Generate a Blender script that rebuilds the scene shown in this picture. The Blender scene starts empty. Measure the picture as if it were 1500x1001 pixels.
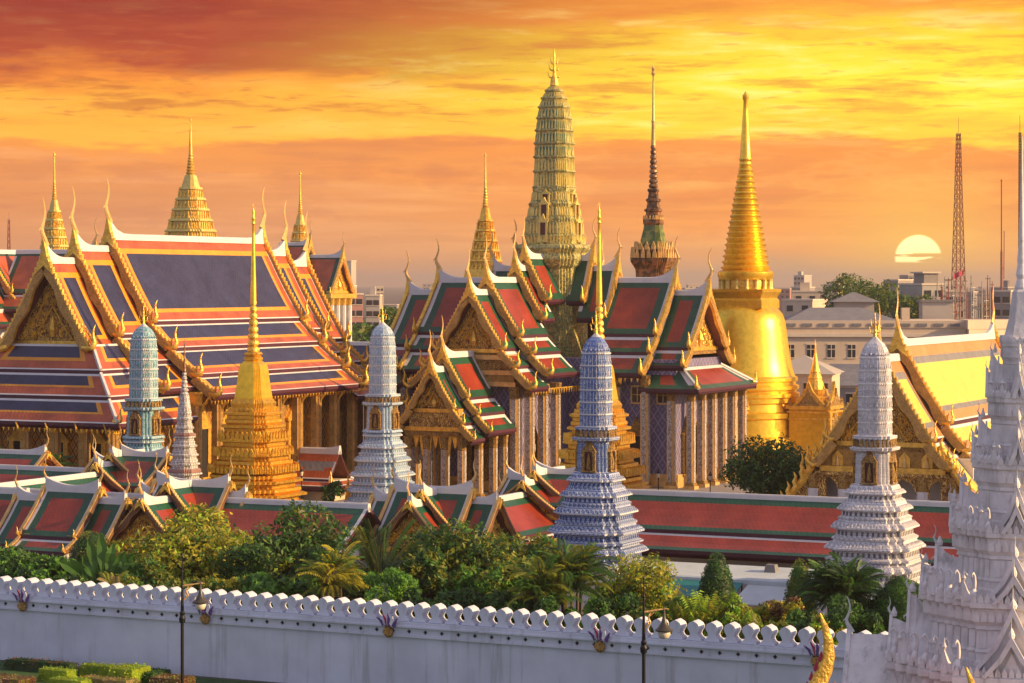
import bpy, math, random
import numpy as np
from math import sin, cos, pi, radians

random.seed(7)
rng = np.random.default_rng(11)
sc = bpy.context.scene
COL = sc.collection

# ------------------------------------------------------------------ camera, sky, sun, exposure
F, HZ = 3600.0, 25.0                      # focal length in photo pixels, eye height above the street
cam_d = bpy.data.cameras.new("camera")
cam_d.sensor_width = 36.0
cam_d.lens = 36.0 * F / 1500.0
cam_d.shift_y = -85.5 / 1500.0
cam_d.clip_start, cam_d.clip_end = 1.0, 40000.0
cam = bpy.data.objects.new("camera", cam_d)
COL.objects.link(cam)
cam.location = (0, 0, HZ)
cam.rotation_euler = (radians(90), 0, 0)
sc.camera = cam

TH = radians(25.6)                        # the temple grid is turned against the view
SN, CS = sin(TH), cos(TH)
SUN_AZ, SUN_EL = radians(10), radians(20)  # azimuth from world +X towards +Y, and elevation
sun_dir = (cos(SUN_EL) * cos(SUN_AZ - TH), cos(SUN_EL) * sin(SUN_AZ - TH), sin(SUN_EL))

sc.view_settings.view_transform = 'Standard'
sc.view_settings.look = 'None'
sc.view_settings.exposure = 0.60
sc.view_settings.gamma = 1.0


def lin(r, g, b):
    f = lambda c: (c / 255) / 12.92 if c / 255 <= 0.04045 else ((c / 255 + 0.055) / 1.055) ** 2.4
    return (f(r), f(g), f(b), 1.0)


class NT:
    """short-hand for building node trees"""
    def __init__(s, tree):
        s.t = tree; s.n = tree.nodes; s.l = tree.links

    def node(s, typ, ins=None, **kw):
        n = s.n.new(typ)
        for k, v in kw.items(): setattr(n, k, v)
        for k, v in (ins or {}).items(): s.put(n, k, v)
        return n

    def put(s, n, k, v):
        if hasattr(v, 'outputs'): v = v.outputs[0]
        if isinstance(v, bpy.types.NodeSocket): s.l.new(v, n.inputs[k])
        else: n.inputs[k].default_value = v

    def m(s, op, a, b=0.0, c=0.0, clamp=False):
        n = s.node('ShaderNodeMath', {0: a, 1: b, 2: c}, operation=op, use_clamp=clamp)
        return n.outputs[0]

    def mix(s, fac, a, b, blend='MIX'):
        n = s.node('ShaderNodeMix', data_type='RGBA', blend_type=blend)
        for i, v in ((0, fac), (6, a), (7, b)): s.put(n, i, v)
        return n.outputs[2]

    def ramp(s, fac, stops, interp='LINEAR'):
        n = s.node('ShaderNodeValToRGB', {0: fac})
        r = n.color_ramp; r.interpolation = interp
        while len(r.elements) < len(stops): r.elements.new(0.5)
        for e, (p, c) in zip(r.elements, stops):
            e.position = p; e.color = c if len(c) == 4 else (*c, 1)
        return n.outputs[0]

    def sstep(s, x, lo, hi):
        n = s.node('ShaderNodeMapRange', {0: x, 1: lo, 2: hi}, interpolation_type='SMOOTHSTEP')
        return n.outputs[0]


world = bpy.data.worlds.new("World")
sc.world = world
world.use_nodes = True
w = NT(world.node_tree)
w.n.clear()
tc = w.node('ShaderNodeTexCoord')
sep = w.node('ShaderNodeSeparateXYZ', {0: tc.outputs['Generated']})
X, Y, Z = sep.outputs
az = w.m('ARCTAN2', X, Y)                                        # 0 straight west, + to the north
el = w.m('ARCSINE', Z)
# cloud field: wide banks, torn streaks and small lumps along their edges
def cloud(ka, ke, z, det, rough, dist):
    v_ = w.node('ShaderNodeCombineXYZ', {0: w.m('MULTIPLY', az, ka), 1: w.m('MULTIPLY', el, ke), 2: z})
    return w.node('ShaderNodeTexNoise', {'Vector': v_, 'Scale': 1.0, 'Detail': det, 'Roughness': rough, 'Distortion': dist}).outputs['Fac']


c1 = cloud(7.0, 44.0, 0.0, 8.0, 0.60, 0.15)
c2 = cloud(15.0, 120.0, 3.1, 9.0, 0.62, 0.15)
c4 = cloud(20.0, 78.0, 7.7, 9.0, 0.60, 0.0)
c5 = cloud(48.0, 420.0, 5.2, 6.0, 0.6, 0.4)
els = w.m('ADD', el, w.m('MULTIPLY', w.m('SUBTRACT', c1, 0.5), 0.044))
els = w.m('ADD', els, w.m('MULTIPLY', w.m('SUBTRACT', c2, 0.5), 0.016))
els = w.m('ADD', els, w.m('MULTIPLY', w.m('SUBTRACT', c4, 0.5), 0.010))
pos = w.m('MULTIPLY', els, 1 / 0.125, clamp=True)                # 0 horizon .. 1 just above the frame
right = w.ramp(pos, [(0.0, lin(210, 158, 104)), (0.09, lin(238, 158, 84)), (0.20, lin(246, 158, 74)), (0.34, lin(236, 144, 70)),
                     (0.455, lin(240, 146, 66)), (0.485, lin(253, 200, 58)), (0.64, lin(255, 226, 60)), (0.80, lin(253, 206, 54)),
                     (0.88, lin(238, 152, 58)), (1.0, lin(232, 150, 62))])
left = w.ramp(pos, [(0.0, lin(206, 144, 98)), (0.12, lin(216, 144, 92)), (0.30, lin(224, 142, 80)), (0.455, lin(234, 146, 68)),
                    (0.485, lin(250, 176, 62)), (0.60, lin(246, 168, 56)), (0.66, lin(234, 138, 52)), (0.72, lin(172, 74, 46)),
                    (0.86, lin(150, 58, 44)), (1.0, lin(146, 48, 38))])
lr = w.sstep(w.m('ADD', az, w.m('MULTIPLY', w.m('SUBTRACT', c1, 0.5), 0.16)), -0.14, 0.13)
glow = w.mix(lr, left, right)
# bright torn edges and darker bars inside the lit deck
band = w.m('MULTIPLY', w.sstep(el, 0.052, 0.066), w.m('SUBTRACT', 1.0, w.sstep(el, 0.098, 0.122)))
hi = w.m('MULTIPLY', w.sstep(c2, 0.50, 0.68), w.m('MULTIPLY', band, w.m('ADD', 0.10, w.m('MULTIPLY', lr, 0.45))))
glow = w.mix(hi, glow, lin(255, 242, 140))
lo = w.m('MULTIPLY', w.sstep(c2, 0.50, 0.36), w.m('MULTIPLY', w.sstep(el, 0.058, 0.075), 0.62))
glow = w.mix(lo, glow, w.mix(lr, lin(176, 84, 50), lin(222, 132, 56)))
bar5 = w.m('MULTIPLY', w.sstep(c5, 0.56, 0.66), w.m('MULTIPLY', band, 0.45))
glow = w.mix(bar5, glow, w.mix(lr, lin(186, 96, 56), lin(214, 134, 66)))
c6 = cloud(6.0, 95.0, 11.3, 8.0, 0.6, 0.2)
low = w.m('MULTIPLY', w.sstep(el, 0.004, 0.018), w.m('SUBTRACT', 1.0, w.sstep(els, 0.054, 0.058)))
glow = w.mix(w.m('MULTIPLY', low, w.m('MULTIPLY', w.sstep(c6, 0.50, 0.66), 0.60)), glow, w.mix(lr, lin(240, 164, 104), lin(252, 178, 92)))
glow = w.mix(w.m('MULTIPLY', low, w.m('MULTIPLY', w.sstep(c6, 0.48, 0.34), 0.55)), glow, w.mix(lr, lin(202, 122, 80), lin(224, 132, 68)))
# dusky heaped banks low over the town, with pale rims
bank = w.m('MULTIPLY', w.sstep(c4, 0.49, 0.60), w.m('MULTIPLY', w.sstep(el, 0.008, 0.022), w.m('SUBTRACT', 1.0, w.sstep(els, 0.050, 0.056))))
glow = w.mix(w.m('MULTIPLY', bank, 0.34), glow, w.mix(lr, lin(196, 120, 84), lin(216, 130, 74)))
rim = w.m('MULTIPLY', w.m('MULTIPLY', w.sstep(c4, 0.44, 0.48), w.m('SUBTRACT', 1.0, w.sstep(c4, 0.48, 0.53))), w.m('MULTIPLY', w.sstep(el, 0.026, 0.038), w.m('SUBTRACT', 1.0, w.sstep(el, 0.052, 0.057))))
glow = w.mix(w.m('MULTIPLY', rim, w.m('ADD', 0.02, w.m('MULTIPLY', lr, 0.16))), glow, lin(255, 190, 104))
soft = w.m('ADD', 0.99, w.m('MULTIPLY', w.m('ADD', c2, c1), 0.10))
glow = w.mix(1.0, glow, w.node('ShaderNodeCombineColor', {0: soft, 1: soft, 2: soft}).outputs[0], 'MULTIPLY')
# the sun's disc behind cloud bars
sx, sz, sr = (1345 - 750) / F, (415 - 378) / F, 34 / F
dx = w.m('SUBTRACT', az, math.atan(sx)); dz = w.m('SUBTRACT', el, sz * cos(math.atan(sx)))
rr = w.m('SQRT', w.m('ADD', w.m('MULTIPLY', dx, dx), w.m('MULTIPLY', dz, dz)))
disc = w.m('SUBTRACT', 1.0, w.sstep(rr, sr * 0.90, sr * 1.03))
bars = w.m('MULTIPLY', w.sstep(dz, -0.0012, 0.0004), 1.0)
n3 = w.node('ShaderNodeTexNoise', {'Vector': w.node('ShaderNodeCombineXYZ', {0: w.m('MULTIPLY', az, 70.0), 1: w.m('MULTIPLY', el, 620.0), 2: 8.6}), 'Scale': 1.0, 'Detail': 3.0})
bars = w.m('MAXIMUM', w.sstep(dz, 0.0014, 0.0024), w.sstep(n3.outputs['Fac'], 0.47, 0.55))
disc = w.m('MULTIPLY', w.m('MULTIPLY', disc, bars), w.sstep(dz, -0.0022, -0.0012))
halo = w.m('MULTIPLY', w.m('POWER', w.m('SUBTRACT', 1.0, w.sstep(rr, 0.0, 0.075)), 2.0), 0.75)
glow = w.mix(halo, glow, lin(255, 196, 84))
glow = w.mix(disc, glow, (1.9, 1.45, 0.55, 1))
# the rest of the dome: Nishita sky turned lavender by the dusk
sky = w.node('ShaderNodeTexSky', sky_type='NISHITA', sun_disc=False, sun_elevation=SUN_EL, sun_rotation=pi / 2 - (SUN_AZ - TH), air_density=1.0, dust_density=1.5, ozone_density=2.0)
dusk = w.mix(1.0, w.mix(1.0, sky.outputs[0], (0.10, 0.10, 0.10, 1), 'MULTIPLY'), (0.85, 0.82, 1.00, 1), 'MULTIPLY')
dusk = w.mix(1.0, dusk, w.mix(w.sstep(el, 0.0, 0.9), (0.285, 0.245, 0.275, 1), (0.31, 0.255, 0.245, 1)), 'ADD')
cosv = w.m('ADD', w.m('MULTIPLY', X, 0.15), w.m('MULTIPLY', Y, 0.989))
west = w.m('MULTIPLY', w.sstep(cosv, 0.45, 0.92), w.m('SUBTRACT', 1.0, w.sstep(el, 0.16, 0.55)))
skyc = w.mix(west, dusk, glow)
bg = w.node('ShaderNodeBackground', {'Color': skyc, 'Strength': 0.76})
wo = w.node('ShaderNodeOutputWorld', {'Surface': bg})

sun_d = bpy.data.lights.new("sun", 'SUN')
sun_d.energy = 4.8
sun_d.color = (1.0, 0.66, 0.28)
sun_d.angle = radians(0.5)
sun = bpy.data.objects.new("sun", sun_d)
COL.objects.link(sun)
from mathutils import Vector, Matrix
sun.rotation_euler = Vector(sun_dir).to_track_quat('Z', 'Y').to_euler()


# ------------------------------------------------------------------ frames and helpers
def S(a, b, z=0.0):
    """temple grid (a = north/right, b = west/away) to world"""
    return (a * CS + b * SN, -a * SN + b * CS, z)


ROT = -TH


def thing(name, label, cat, loc, rot=ROT, group=None, kind=None):
    o = bpy.data.objects.new(name, None)
    COL.objects.link(o)
    o.location = loc; o.rotation_euler = (0, 0, rot)
    tag(o, label, cat, group, kind)
    return o


def tag(o, label=None, cat=None, group=None, kind=None):
    for k, v in (('label', label), ('category', cat), ('group', group), ('kind', kind)):
        if v: o[k] = v
    return o


def copy_tree(o, parent=None):
    c = o.copy(); COL.objects.link(c)
    if parent: c.parent = parent
    for ch in list(o.children): copy_tree(ch, c)
    return c


def link(name, mesh, parent=None, loc=(0, 0, 0), rotz=0.0, scale=1.0):
    o = bpy.data.objects.new(name, mesh)
    COL.objects.link(o)
    o.parent = parent; o.location = loc; o.rotation_euler = (0, 0, rotz)
    o.scale = (scale,) * 3 if not isinstance(scale, tuple) else scale
    return o


class MB:
    """collects faces with material slots; T = (ox, oy, oz, quarter turns)"""
    def __init__(s, T=(0, 0, 0, 0)):
        s.v = []; s.f = []; s.m = []
        q = int(T[3]) % 4
        s.o = T[:3]; s.c, s.s = ((1, 0), (0, 1), (-1, 0), (0, -1))[q]

    def p(s, x, y, z):
        s.v.append((s.o[0] + x * s.c - y * s.s, s.o[1] + x * s.s + y * s.c, s.o[2] + z))
        return len(s.v) - 1

    def face(s, pts, m=0):
        s.f.append([s.p(*q) for q in pts]); s.m.append(m)

    def box(s, x0, x1, y0, y1, z0, z1, m=0, tx=0.0, ty=0.0):
        """box, its top drawn in by tx, ty"""
        b = [s.p(x, y, z0) for x, y in ((x0, y0), (x1, y0), (x1, y1), (x0, y1))]
        t = [s.p(x, y, z1) for x, y in ((x0 + tx, y0 + ty), (x1 - tx, y0 + ty), (x1 - tx, y1 - ty), (x0 + tx, y1 - ty))]
        s.f += [b[::-1], t] + [[b[i], b[(i + 1) % 4], t[(i + 1) % 4], t[i]] for i in range(4)]
        s.m += [m] * 6

    def prism(s, pts, fn, lo, hi, m=0, ms=None, cap=True):
        """extrude a 2D outline; fn(u, v, w) gives the 3D point"""
        A = [s.p(*fn(u, v, lo)) for u, v in pts]; B = [s.p(*fn(u, v, hi)) for u, v in pts]
        n = len(pts)
        if cap:
            s.f += [A[::-1], B]; s.m += [m, m]
        for i in range(n):
            s.f.append([A[i], A[(i + 1) % n], B[(i + 1) % n], B[i]]); s.m.append(m if ms is None else ms)

    def rings(s, rings, m=0, cap0=True, cap1=True, mats=None):
        R = [[s.p(*q) for q in r] for r in rings]
        n = len(R[0])
        for k in range(len(R) - 1):
            mm = m if mats is None else mats[k]
            for i in range(n):
                s.f.append([R[k][i], R[k][(i + 1) % n], R[k + 1][(i + 1) % n], R[k + 1][i]]); s.m.append(mm)
        if cap0: s.f.append(R[0][::-1]); s.m.append(m if mats is None else mats[0])
        if cap1: s.f.append(R[-1]); s.m.append(m if mats is None else mats[-1])

    def lathe(s, plan, prof, m=0, mats=None, cx=0, cy=0):
        """plan = unit polygon, prof = [(radius, z)]"""
        s.rings([[(cx + x * r, cy + y * r, z) for x, y in plan] for r, z in prof], m, True, True, mats)

    def tube(s, path, rad, n=6, m=0, flat=1.0):
        P = [Vector(p) for p in path]
        rs = []
        for i, q in enumerate(P):
            d = (P[min(i + 1, len(P) - 1)] - P[max(i - 1, 0)]).normalized()
            a = d.cross(Vector((0, 1, 0)) if abs(d.y) < 0.9 else Vector((1, 0, 0))).normalized()
            b = d.cross(a)
            r = rad[i] if hasattr(rad, '__len__') else rad
            rs.append([tuple(q + a * (r * cos(2 * pi * k / n)) + b * (r * flat * sin(2 * pi * k / n))) for k in range(n)])
        s.rings(rs, m)

    def mesh(s, name, mats, smooth=False):
        me = bpy.data.meshes.new(name)
        me.from_pydata(s.v, [], s.f)
        for m in mats: me.materials.append(M[m] if isinstance(m, str) else m)
        me.polygons.foreach_set('material_index', s.m)
        if smooth: me.polygons.foreach_set('use_smooth', [True] * len(s.f))
        me.update()
        if smooth and len(s.f) > 60: me.set_sharp_from_angle(angle=radians(38))
        return me

    def build(s, name, mats, parent=None, smooth=False):
        return link(name, s.mesh(name, mats, smooth), parent)


def circle(n, ph=0.0):
    return [(cos(2 * pi * (i + ph) / n), sin(2 * pi * (i + ph) / n)) for i in range(n)]


def redent(n=3, d=0.11):
    """square with n stepped corners, half side 1"""
    q = []
    for i in range(n + 1):
        q.append((1 - i * d, 1 - (n - i) * d))
        if i < n: q.append((1 - (i + 1) * d, 1 - (n - i) * d))
    out = []
    for k in range(4):
        c, s_ = ((1, 0), (0, 1), (-1, 0), (0, -1))[k]
        out += [(x * c - y * s_, x * s_ + y * c) for x, y in q]
    return out


# ------------------------------------------------------------------ materials
M = {}


def mat(name, col, rough=0.6, metal=0.0, var=0.18, vs=0.6, col2=None, pat=None, ps=1.0, bump=0.0, bs=4.0, spec=0.4, trans=0.0, streak=0.0, mixv=None):
    m = bpy.data.materials.new(name); m.use_nodes = True
    t = NT(m.node_tree); t.n.clear()
    tcn = t.node('ShaderNodeTexCoord')
    ob = tcn.outputs['Object']
    col = (*col, 1); col2 = (*(col2 or [c * 0.5 for c in col[:3]]), 1)
    base = t.node('ShaderNodeRGB'); base.outputs[0].default_value = col
    c = base.outputs[0]; h = None
    sp = t.node('ShaderNodeSeparateXYZ', {0: ob})
    if pat == 'mosaic':                                        # broken porcelain set in plaster
        vo = t.node('ShaderNodeTexVoronoi', {'Vector': ob, 'Scale': ps})
        sepc = t.node('ShaderNodeSeparateColor', {0: vo.outputs['Color']})
        f = t.sstep(sepc.outputs[0], 0.42, 0.58)
        c = t.mix(f, c, col2)
        if mixv: c = t.mix(t.sstep(sepc.outputs[1], 0.74, 0.80), c, (*mixv, 1))
        h = vo.outputs['Distance']
    elif pat == 'porcelain':                                   # painted porcelain courses: dashes, dots and leaves in bands
        hx = t.m('ADD', sp.outputs[0], sp.outputs[1])
        zf = t.m('FRACT', t.m('MULTIPLY', sp.outputs[2], ps))
        row = t.m('FLOOR', t.m('MULTIPLY', sp.outputs[2], ps))
        hf = t.m('ABSOLUTE', t.m('SUBTRACT', t.m('FRACT', t.m('ADD', t.m('MULTIPLY', hx, ps * 1.15), t.m('MULTIPLY', row, 0.37))), 0.5))
        zc = t.m('ABSOLUTE', t.m('SUBTRACT', zf, 0.5))
        dd = t.m('ADD', t.m('MULTIPLY', hf, 1.0), t.m('MULTIPLY', zc, 1.1))
        f = t.m('MAXIMUM', t.sstep(dd, 0.46, 0.38), t.sstep(zc, 0.43, 0.47))
        f = t.m('SUBTRACT', f, t.m('MULTIPLY', t.sstep(dd, 0.20, 0.14), 0.8), clamp=True)
        c = t.mix(f, c, col2)
        vo = t.node('ShaderNodeTexVoronoi', {'Vector': ob, 'Scale': ps * 3})
        sepc = t.node('ShaderNodeSeparateColor', {0: vo.outputs['Color']})
        c = t.mix(t.m('MULTIPLY', sepc.outputs[0], 0.30), c, col2)
        if mixv: c = t.mix(t.sstep(sepc.outputs[1], 0.80, 0.86), c, (*mixv, 1))
        h = t.m('ADD', f, vo.outputs['Distance'])
    elif pat == 'carved':                                      # gilded scroll relief over a dark ground
        wob = t.node('ShaderNodeTexNoise', {'Vector': ob, 'Scale': ps * 0.7, 'Detail': 3.0, 'Distortion': 1.2})
        vec = t.node('ShaderNodeVectorMath', {0: ob, 1: wob.outputs['Color']}, operation='ADD')
        vo = t.node('ShaderNodeTexVoronoi', {'Vector': vec, 'Scale': ps}, feature='SMOOTH_F1')
        wv = t.node('ShaderNodeTexWave', {'Vector': vec, 'Scale': ps * 0.8, 'Distortion': 5.0, 'Detail': 2.0, 'Detail Scale': 1.6})
        h = t.m('ADD', t.m('MULTIPLY', wv.outputs['Fac'], 0.6), t.m('SUBTRACT', 0.5, vo.outputs['Distance']))
        c = t.mix(t.sstep(h, 0.34, 0.52), col2, c)
    elif pat == 'rows':                                        # courses of small glazed roof tiles
        wv = t.m('FRACT', t.m('MULTIPLY', sp.outputs[2], ps))
        xs = t.m('FRACT', t.m('ADD', t.m('MULTIPLY', t.m('ADD', sp.outputs[0], sp.outputs[1]), ps * 0.9), t.m('MULTIPLY', t.m('FLOOR', t.m('MULTIPLY', sp.outputs[2], ps)), 0.5)))
        h = t.m('ADD', t.m('MULTIPLY', wv, 0.7), t.m('MULTIPLY', t.m('ABSOLUTE', t.m('SUBTRACT', xs, 0.5)), 0.6))
        wn = t.node('ShaderNodeTexWhiteNoise', {'Vector': t.node('ShaderNodeVectorMath', {0: ob, 1: (ps * 0.9, ps * 0.9, ps)}, operation='MULTIPLY').outputs[0]})
        fl = t.node('ShaderNodeVectorMath', {0: wn.inputs[0].links[0].from_socket}, operation='FLOOR')
        t.l.new(fl.outputs[0], wn.inputs['Vector'])
        c = t.mix(t.m('MULTIPLY', wn.outputs['Value'], 0.35), c, col2)
    elif pat == 'diamond':                                     # lozenge tiles on a wall
        hx = t.m('ADD', sp.outputs[0], sp.outputs[1])
        p1 = t.m('ABSOLUTE', t.m('SUBTRACT', t.m('FRACT', t.m('MULTIPLY', t.m('ADD', t.m('MULTIPLY', hx, 1.5), sp.outputs[2]), ps)), 0.5))
        p2 = t.m('ABSOLUTE', t.m('SUBTRACT', t.m('FRACT', t.m('MULTIPLY', t.m('SUBTRACT', t.m('MULTIPLY', hx, 1.5), sp.outputs[2]), ps)), 0.5))
        d1 = t.m('MAXIMUM', p1, p2); d2 = t.m('MAXIMUM', t.m('SUBTRACT', 0.5, p1), t.m('SUBTRACT', 0.5, p2))
        f = t.m('MAXIMUM', t.sstep(d1, 0.42, 0.47), t.m('MULTIPLY', t.sstep(t.m('ADD', p1, p2), 0.16, 0.10), 0.8))
        c = t.mix(f, c, col2)
        h = f
    elif pat == 'vert':                                        # upright ribs (columns, flutes)
        hx = t.m('ADD', sp.outputs[0], sp.outputs[1])
        f = t.m('ABSOLUTE', t.m('SUBTRACT', t.m('FRACT', t.m('MULTIPLY', hx, ps)), 0.5))
        c = t.mix(t.sstep(f, 0.22, 0.30), c, col2); h = f
    elif pat == 'speck':                                       # white and colour set in a small lattice
        ch = t.node('ShaderNodeTexChecker', {'Vector': ob, 'Scale': ps})
        c = t.mix(t.m('MULTIPLY', ch.outputs['Fac'], 0.9), c, col2); h = ch.outputs['Fac']
    if var:
        nz = t.node('ShaderNodeTexNoise', {'Vector': ob, 'Scale': vs, 'Detail': 5.0, 'Roughness': 0.6})
        v = t.node('ShaderNodeMapRange', {0: nz.outputs['Fac'], 1: 0.3, 2: 0.7, 3: 1 - var, 4: 1 + var * 0.5})
        hs = t.node('ShaderNodeHueSaturation', {'Value': v.outputs[0], 'Color': c})
        c = hs.outputs[0]
    if streak:                                                 # rain stains running down plaster
        sv = t.node('ShaderNodeVectorMath', {0: ob, 1: (1.6, 1.6, 0.10)}, operation='MULTIPLY')
        nz2 = t.node('ShaderNodeTexNoise', {'Vector': sv.outputs[0], 'Scale': 1.0, 'Detail': 6.0, 'Roughness': 0.7})
        c = t.mix(t.m('MULTIPLY', t.sstep(nz2.outputs['Fac'], 0.52, 0.72), streak), c, (0.20, 0.19, 0.18, 1))
    bs_ = t.node('ShaderNodeBsdfPrincipled', {'Base Color': c, 'Roughness': rough, 'Metallic': metal, 'Specular IOR Level': spec})
    if bump:
        if h is None:
            h = t.node('ShaderNodeTexNoise', {'Vector': ob, 'Scale': bs, 'Detail': 4.0}).outputs['Fac']
        bp = t.node('ShaderNodeBump', {'Height': h, 'Strength': bump, 'Distance': 0.12})
        t.l.new(bp.outputs[0], bs_.inputs['Normal'])
    sh = bs_.outputs[0]
    if trans:
        tr = t.node('ShaderNodeBsdfTranslucent', {'Color': c})
        mx = t.node('ShaderNodeMixShader', {0: trans, 1: sh, 2: tr.outputs[0]})
        sh = mx.outputs[0]
    t.node('ShaderNodeOutputMaterial', {'Surface': sh})
    M[name] = m
    return m


GOLD = (0.86, 0.52, 0.09)
mat('gold', (0.90, 0.54, 0.09), 0.34, 0.62, var=0.38, vs=2.2, bump=0.55, bs=8)
mat('gold_chedi', (0.82, 0.46, 0.06), 0.36, 0.8, var=0.35, vs=3.0, bump=0.5, bs=9)
mat('gold_smooth', (1.0, 0.62, 0.06), 0.30, 0.75, var=0.22, vs=1.6, bump=0.16, bs=7)
mat('gold_old', (0.74, 0.46, 0.16), 0.42, 0.35, var=0.30, vs=1.5, bump=0.4, bs=6)
mat('gold_pale', (0.72, 0.56, 0.16), 0.45, 0.35, var=0.25, vs=1.2, bump=0.35, bs=6)
mat('gold_carved', (0.98, 0.64, 0.17), 0.40, 0.25, col2=(0.22, 0.085, 0.03), pat='carved', ps=2.3, bump=0.9)
mat('gold_fine', (0.80, 0.50, 0.13), 0.45, 0.3, col2=(0.16, 0.06, 0.03), pat='carved', ps=4.5, bump=0.7)
mat('gilt_board', (0.86, 0.53, 0.13), 0.42, 0.3, col2=(0.38, 0.18, 0.065), pat='carved', ps=7.5, var=0.3, vs=1.5, bump=0.6)
mat('blue_tile', (0.034, 0.034, 0.078), 0.30, 0, col2=(0.014, 0.018, 0.05), pat='rows', ps=2.4, var=0.34, vs=0.45, bump=0.30, spec=0.5)
mat('orange_tile', (0.46, 0.105, 0.042), 0.36, 0, col2=(0.34, 0.066, 0.03), pat='rows', ps=2.4, var=0.34, vs=0.45, bump=0.30)
mat('yellow_tile', (0.72, 0.30, 0.02), 0.36, 0, col2=(0.60, 0.22, 0.02), pat='rows', ps=2.4, var=0.12, bump=0.3)
mat('red_tile', (0.28, 0.040, 0.020), 0.34, 0, col2=(0.21, 0.028, 0.016), pat='rows', ps=2.6, var=0.34, vs=0.45, bump=0.16)
mat('green_tile', (0.016, 0.085, 0.045), 0.36, 0, col2=(0.014, 0.055, 0.04), pat='rows', ps=2.6, var=0.34, vs=0.45, bump=0.30)
mat('amber_tile', (0.84, 0.60, 0.13), 0.26, 0, col2=(0.74, 0.48, 0.10), pat='rows', ps=2.6, var=0.12, bump=0.25)
mat('plaster', (0.60, 0.585, 0.575), 0.62, 0, var=0.10, vs=0.8, bump=0.08, bs=3, streak=0.12)
mat('wall_plaster', (0.60, 0.625, 0.715), 0.7, 0, var=0.16, vs=0.3, bump=0.08, bs=2, streak=0.42)
mat('shrine_plaster', (0.74, 0.70, 0.69), 0.55, 0, var=0.20, vs=1.4, bump=0.2, bs=4, streak=0.62)
mat('eave_board', (0.075, 0.018, 0.035), 0.5, 0, var=0.2)
mat('soffit', (0.20, 0.065, 0.04), 0.6, 0, var=0.3, vs=1.5)
mat('dark', (0.015, 0.012, 0.014), 0.8, 0, var=0)
mat('lacquer', (0.12, 0.035, 0.03), 0.5, 0, var=0.3)
mat('lilac_tile', (0.145, 0.125, 0.235), 0.35, 0.0, col2=(0.33, 0.29, 0.40), pat='diamond', ps=0.62, var=0.2, bump=0.3)
mat('lacquer_gilt', (0.34, 0.17, 0.07), 0.45, 0.2, col2=(0.13, 0.05, 0.03), pat='carved', ps=7.5, var=0.3, bump=0.5)
mat('apricot_tile', (0.62, 0.27, 0.11), 0.36, 0, col2=(0.52, 0.20, 0.08), pat='rows', ps=2.4, var=0.2, bump=0.2)
mat('column_mosaic', (0.50, 0.46, 0.45), 0.4, 0.1, col2=(0.26, 0.20, 0.14), pat='mosaic', ps=9.0, var=0.2, bump=0.3)
mat('ubosot_wall', (0.60, 0.32, 0.08), 0.4, 0.5, col2=(0.09, 0.03, 0.03), pat='diamond', ps=0.8, var=0.3, bump=0.5)
mat('blue_mosaic', (0.56, 0.61, 0.71), 0.32, 0, col2=(0.05, 0.11, 0.34), pat='porcelain', ps=2.3, bump=0.35, spec=0.55)
mat('blue_petal', (0.085, 0.15, 0.40), 0.3, 0, col2=(0.17, 0.26, 0.50), pat='mosaic', ps=7.5, bump=0.3, spec=0.6)
mat('teal_mosaic', (0.50, 0.60, 0.63), 0.32, 0, col2=(0.07, 0.26, 0.33), pat='porcelain', ps=2.3, bump=0.35, spec=0.55)
mat('teal_petal', (0.13, 0.33, 0.38), 0.3, 0, col2=(0.30, 0.46, 0.50), pat='mosaic', ps=7.5, bump=0.3, spec=0.6)
mat('sky_mosaic', (0.58, 0.66, 0.74), 0.32, 0, col2=(0.20, 0.33, 0.48), pat='porcelain', ps=2.3, bump=0.35, spec=0.55)
mat('sky_petal', (0.30, 0.42, 0.54), 0.3, 0, col2=(0.45, 0.55, 0.66), pat='mosaic', ps=7.5, bump=0.3, spec=0.6)
mat('white_mosaic', (0.80, 0.78, 0.78), 0.32, 0, col2=(0.44, 0.42, 0.46), pat='porcelain', ps=2.3, bump=0.35, spec=0.55)
mat('slot_shade_grey', (0.16, 0.15, 0.165), 0.7, 0, var=0.2)  # this and the next three: dark tones painting shade into the prang slots
mat('slot_shade_blue', (0.035, 0.07, 0.25), 0.4, 0, var=0.2)
mat('slot_shade_teal', (0.04, 0.17, 0.21), 0.4, 0, var=0.2)
mat('slot_shade_sky', (0.16, 0.25, 0.37), 0.4, 0, var=0.2)
mat('white_petal', (0.66, 0.64, 0.64), 0.4, 0, col2=(0.58, 0.56, 0.58), pat='mosaic', ps=6.0, bump=0.25, spec=0.5)
mat('motley_mosaic', (0.70, 0.68, 0.64), 0.32, 0, col2=(0.24, 0.23, 0.22), pat='porcelain', ps=2.3, mixv=(0.36, 0.30, 0.27), bump=0.35, spec=0.55)
mat('red_band', (0.30, 0.16, 0.13), 0.5, 0, var=0.3)
mat('tower_gilt', (0.60, 0.50, 0.18), 0.4, 0.25, col2=(0.26, 0.27, 0.11), pat='mosaic', ps=5.5, var=0.2, bump=0.5)
mat('tower_green', (0.035, 0.17, 0.12), 0.4, 0.0, col2=(0.10, 0.22, 0.13), pat='mosaic', ps=3.0, var=0.2, bump=0.3)
mat('tower_red', (0.38, 0.07, 0.045), 0.5, 0.0, var=0.25)
mat('bronze', (0.34, 0.17, 0.08), 0.4, 0.5, col2=(0.12, 0.08, 0.05), pat='mosaic', ps=2.4, var=0.3, bump=0.5)
mat('bronze_green', (0.26, 0.27, 0.07), 0.4, 0.3, col2=(0.12, 0.17, 0.06), pat='mosaic', ps=2.0, var=0.3, bump=0.4)
mat('cream_wall', (0.60, 0.47, 0.34), 0.8, 0, var=0.12, vs=0.2, streak=0.15)
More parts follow.
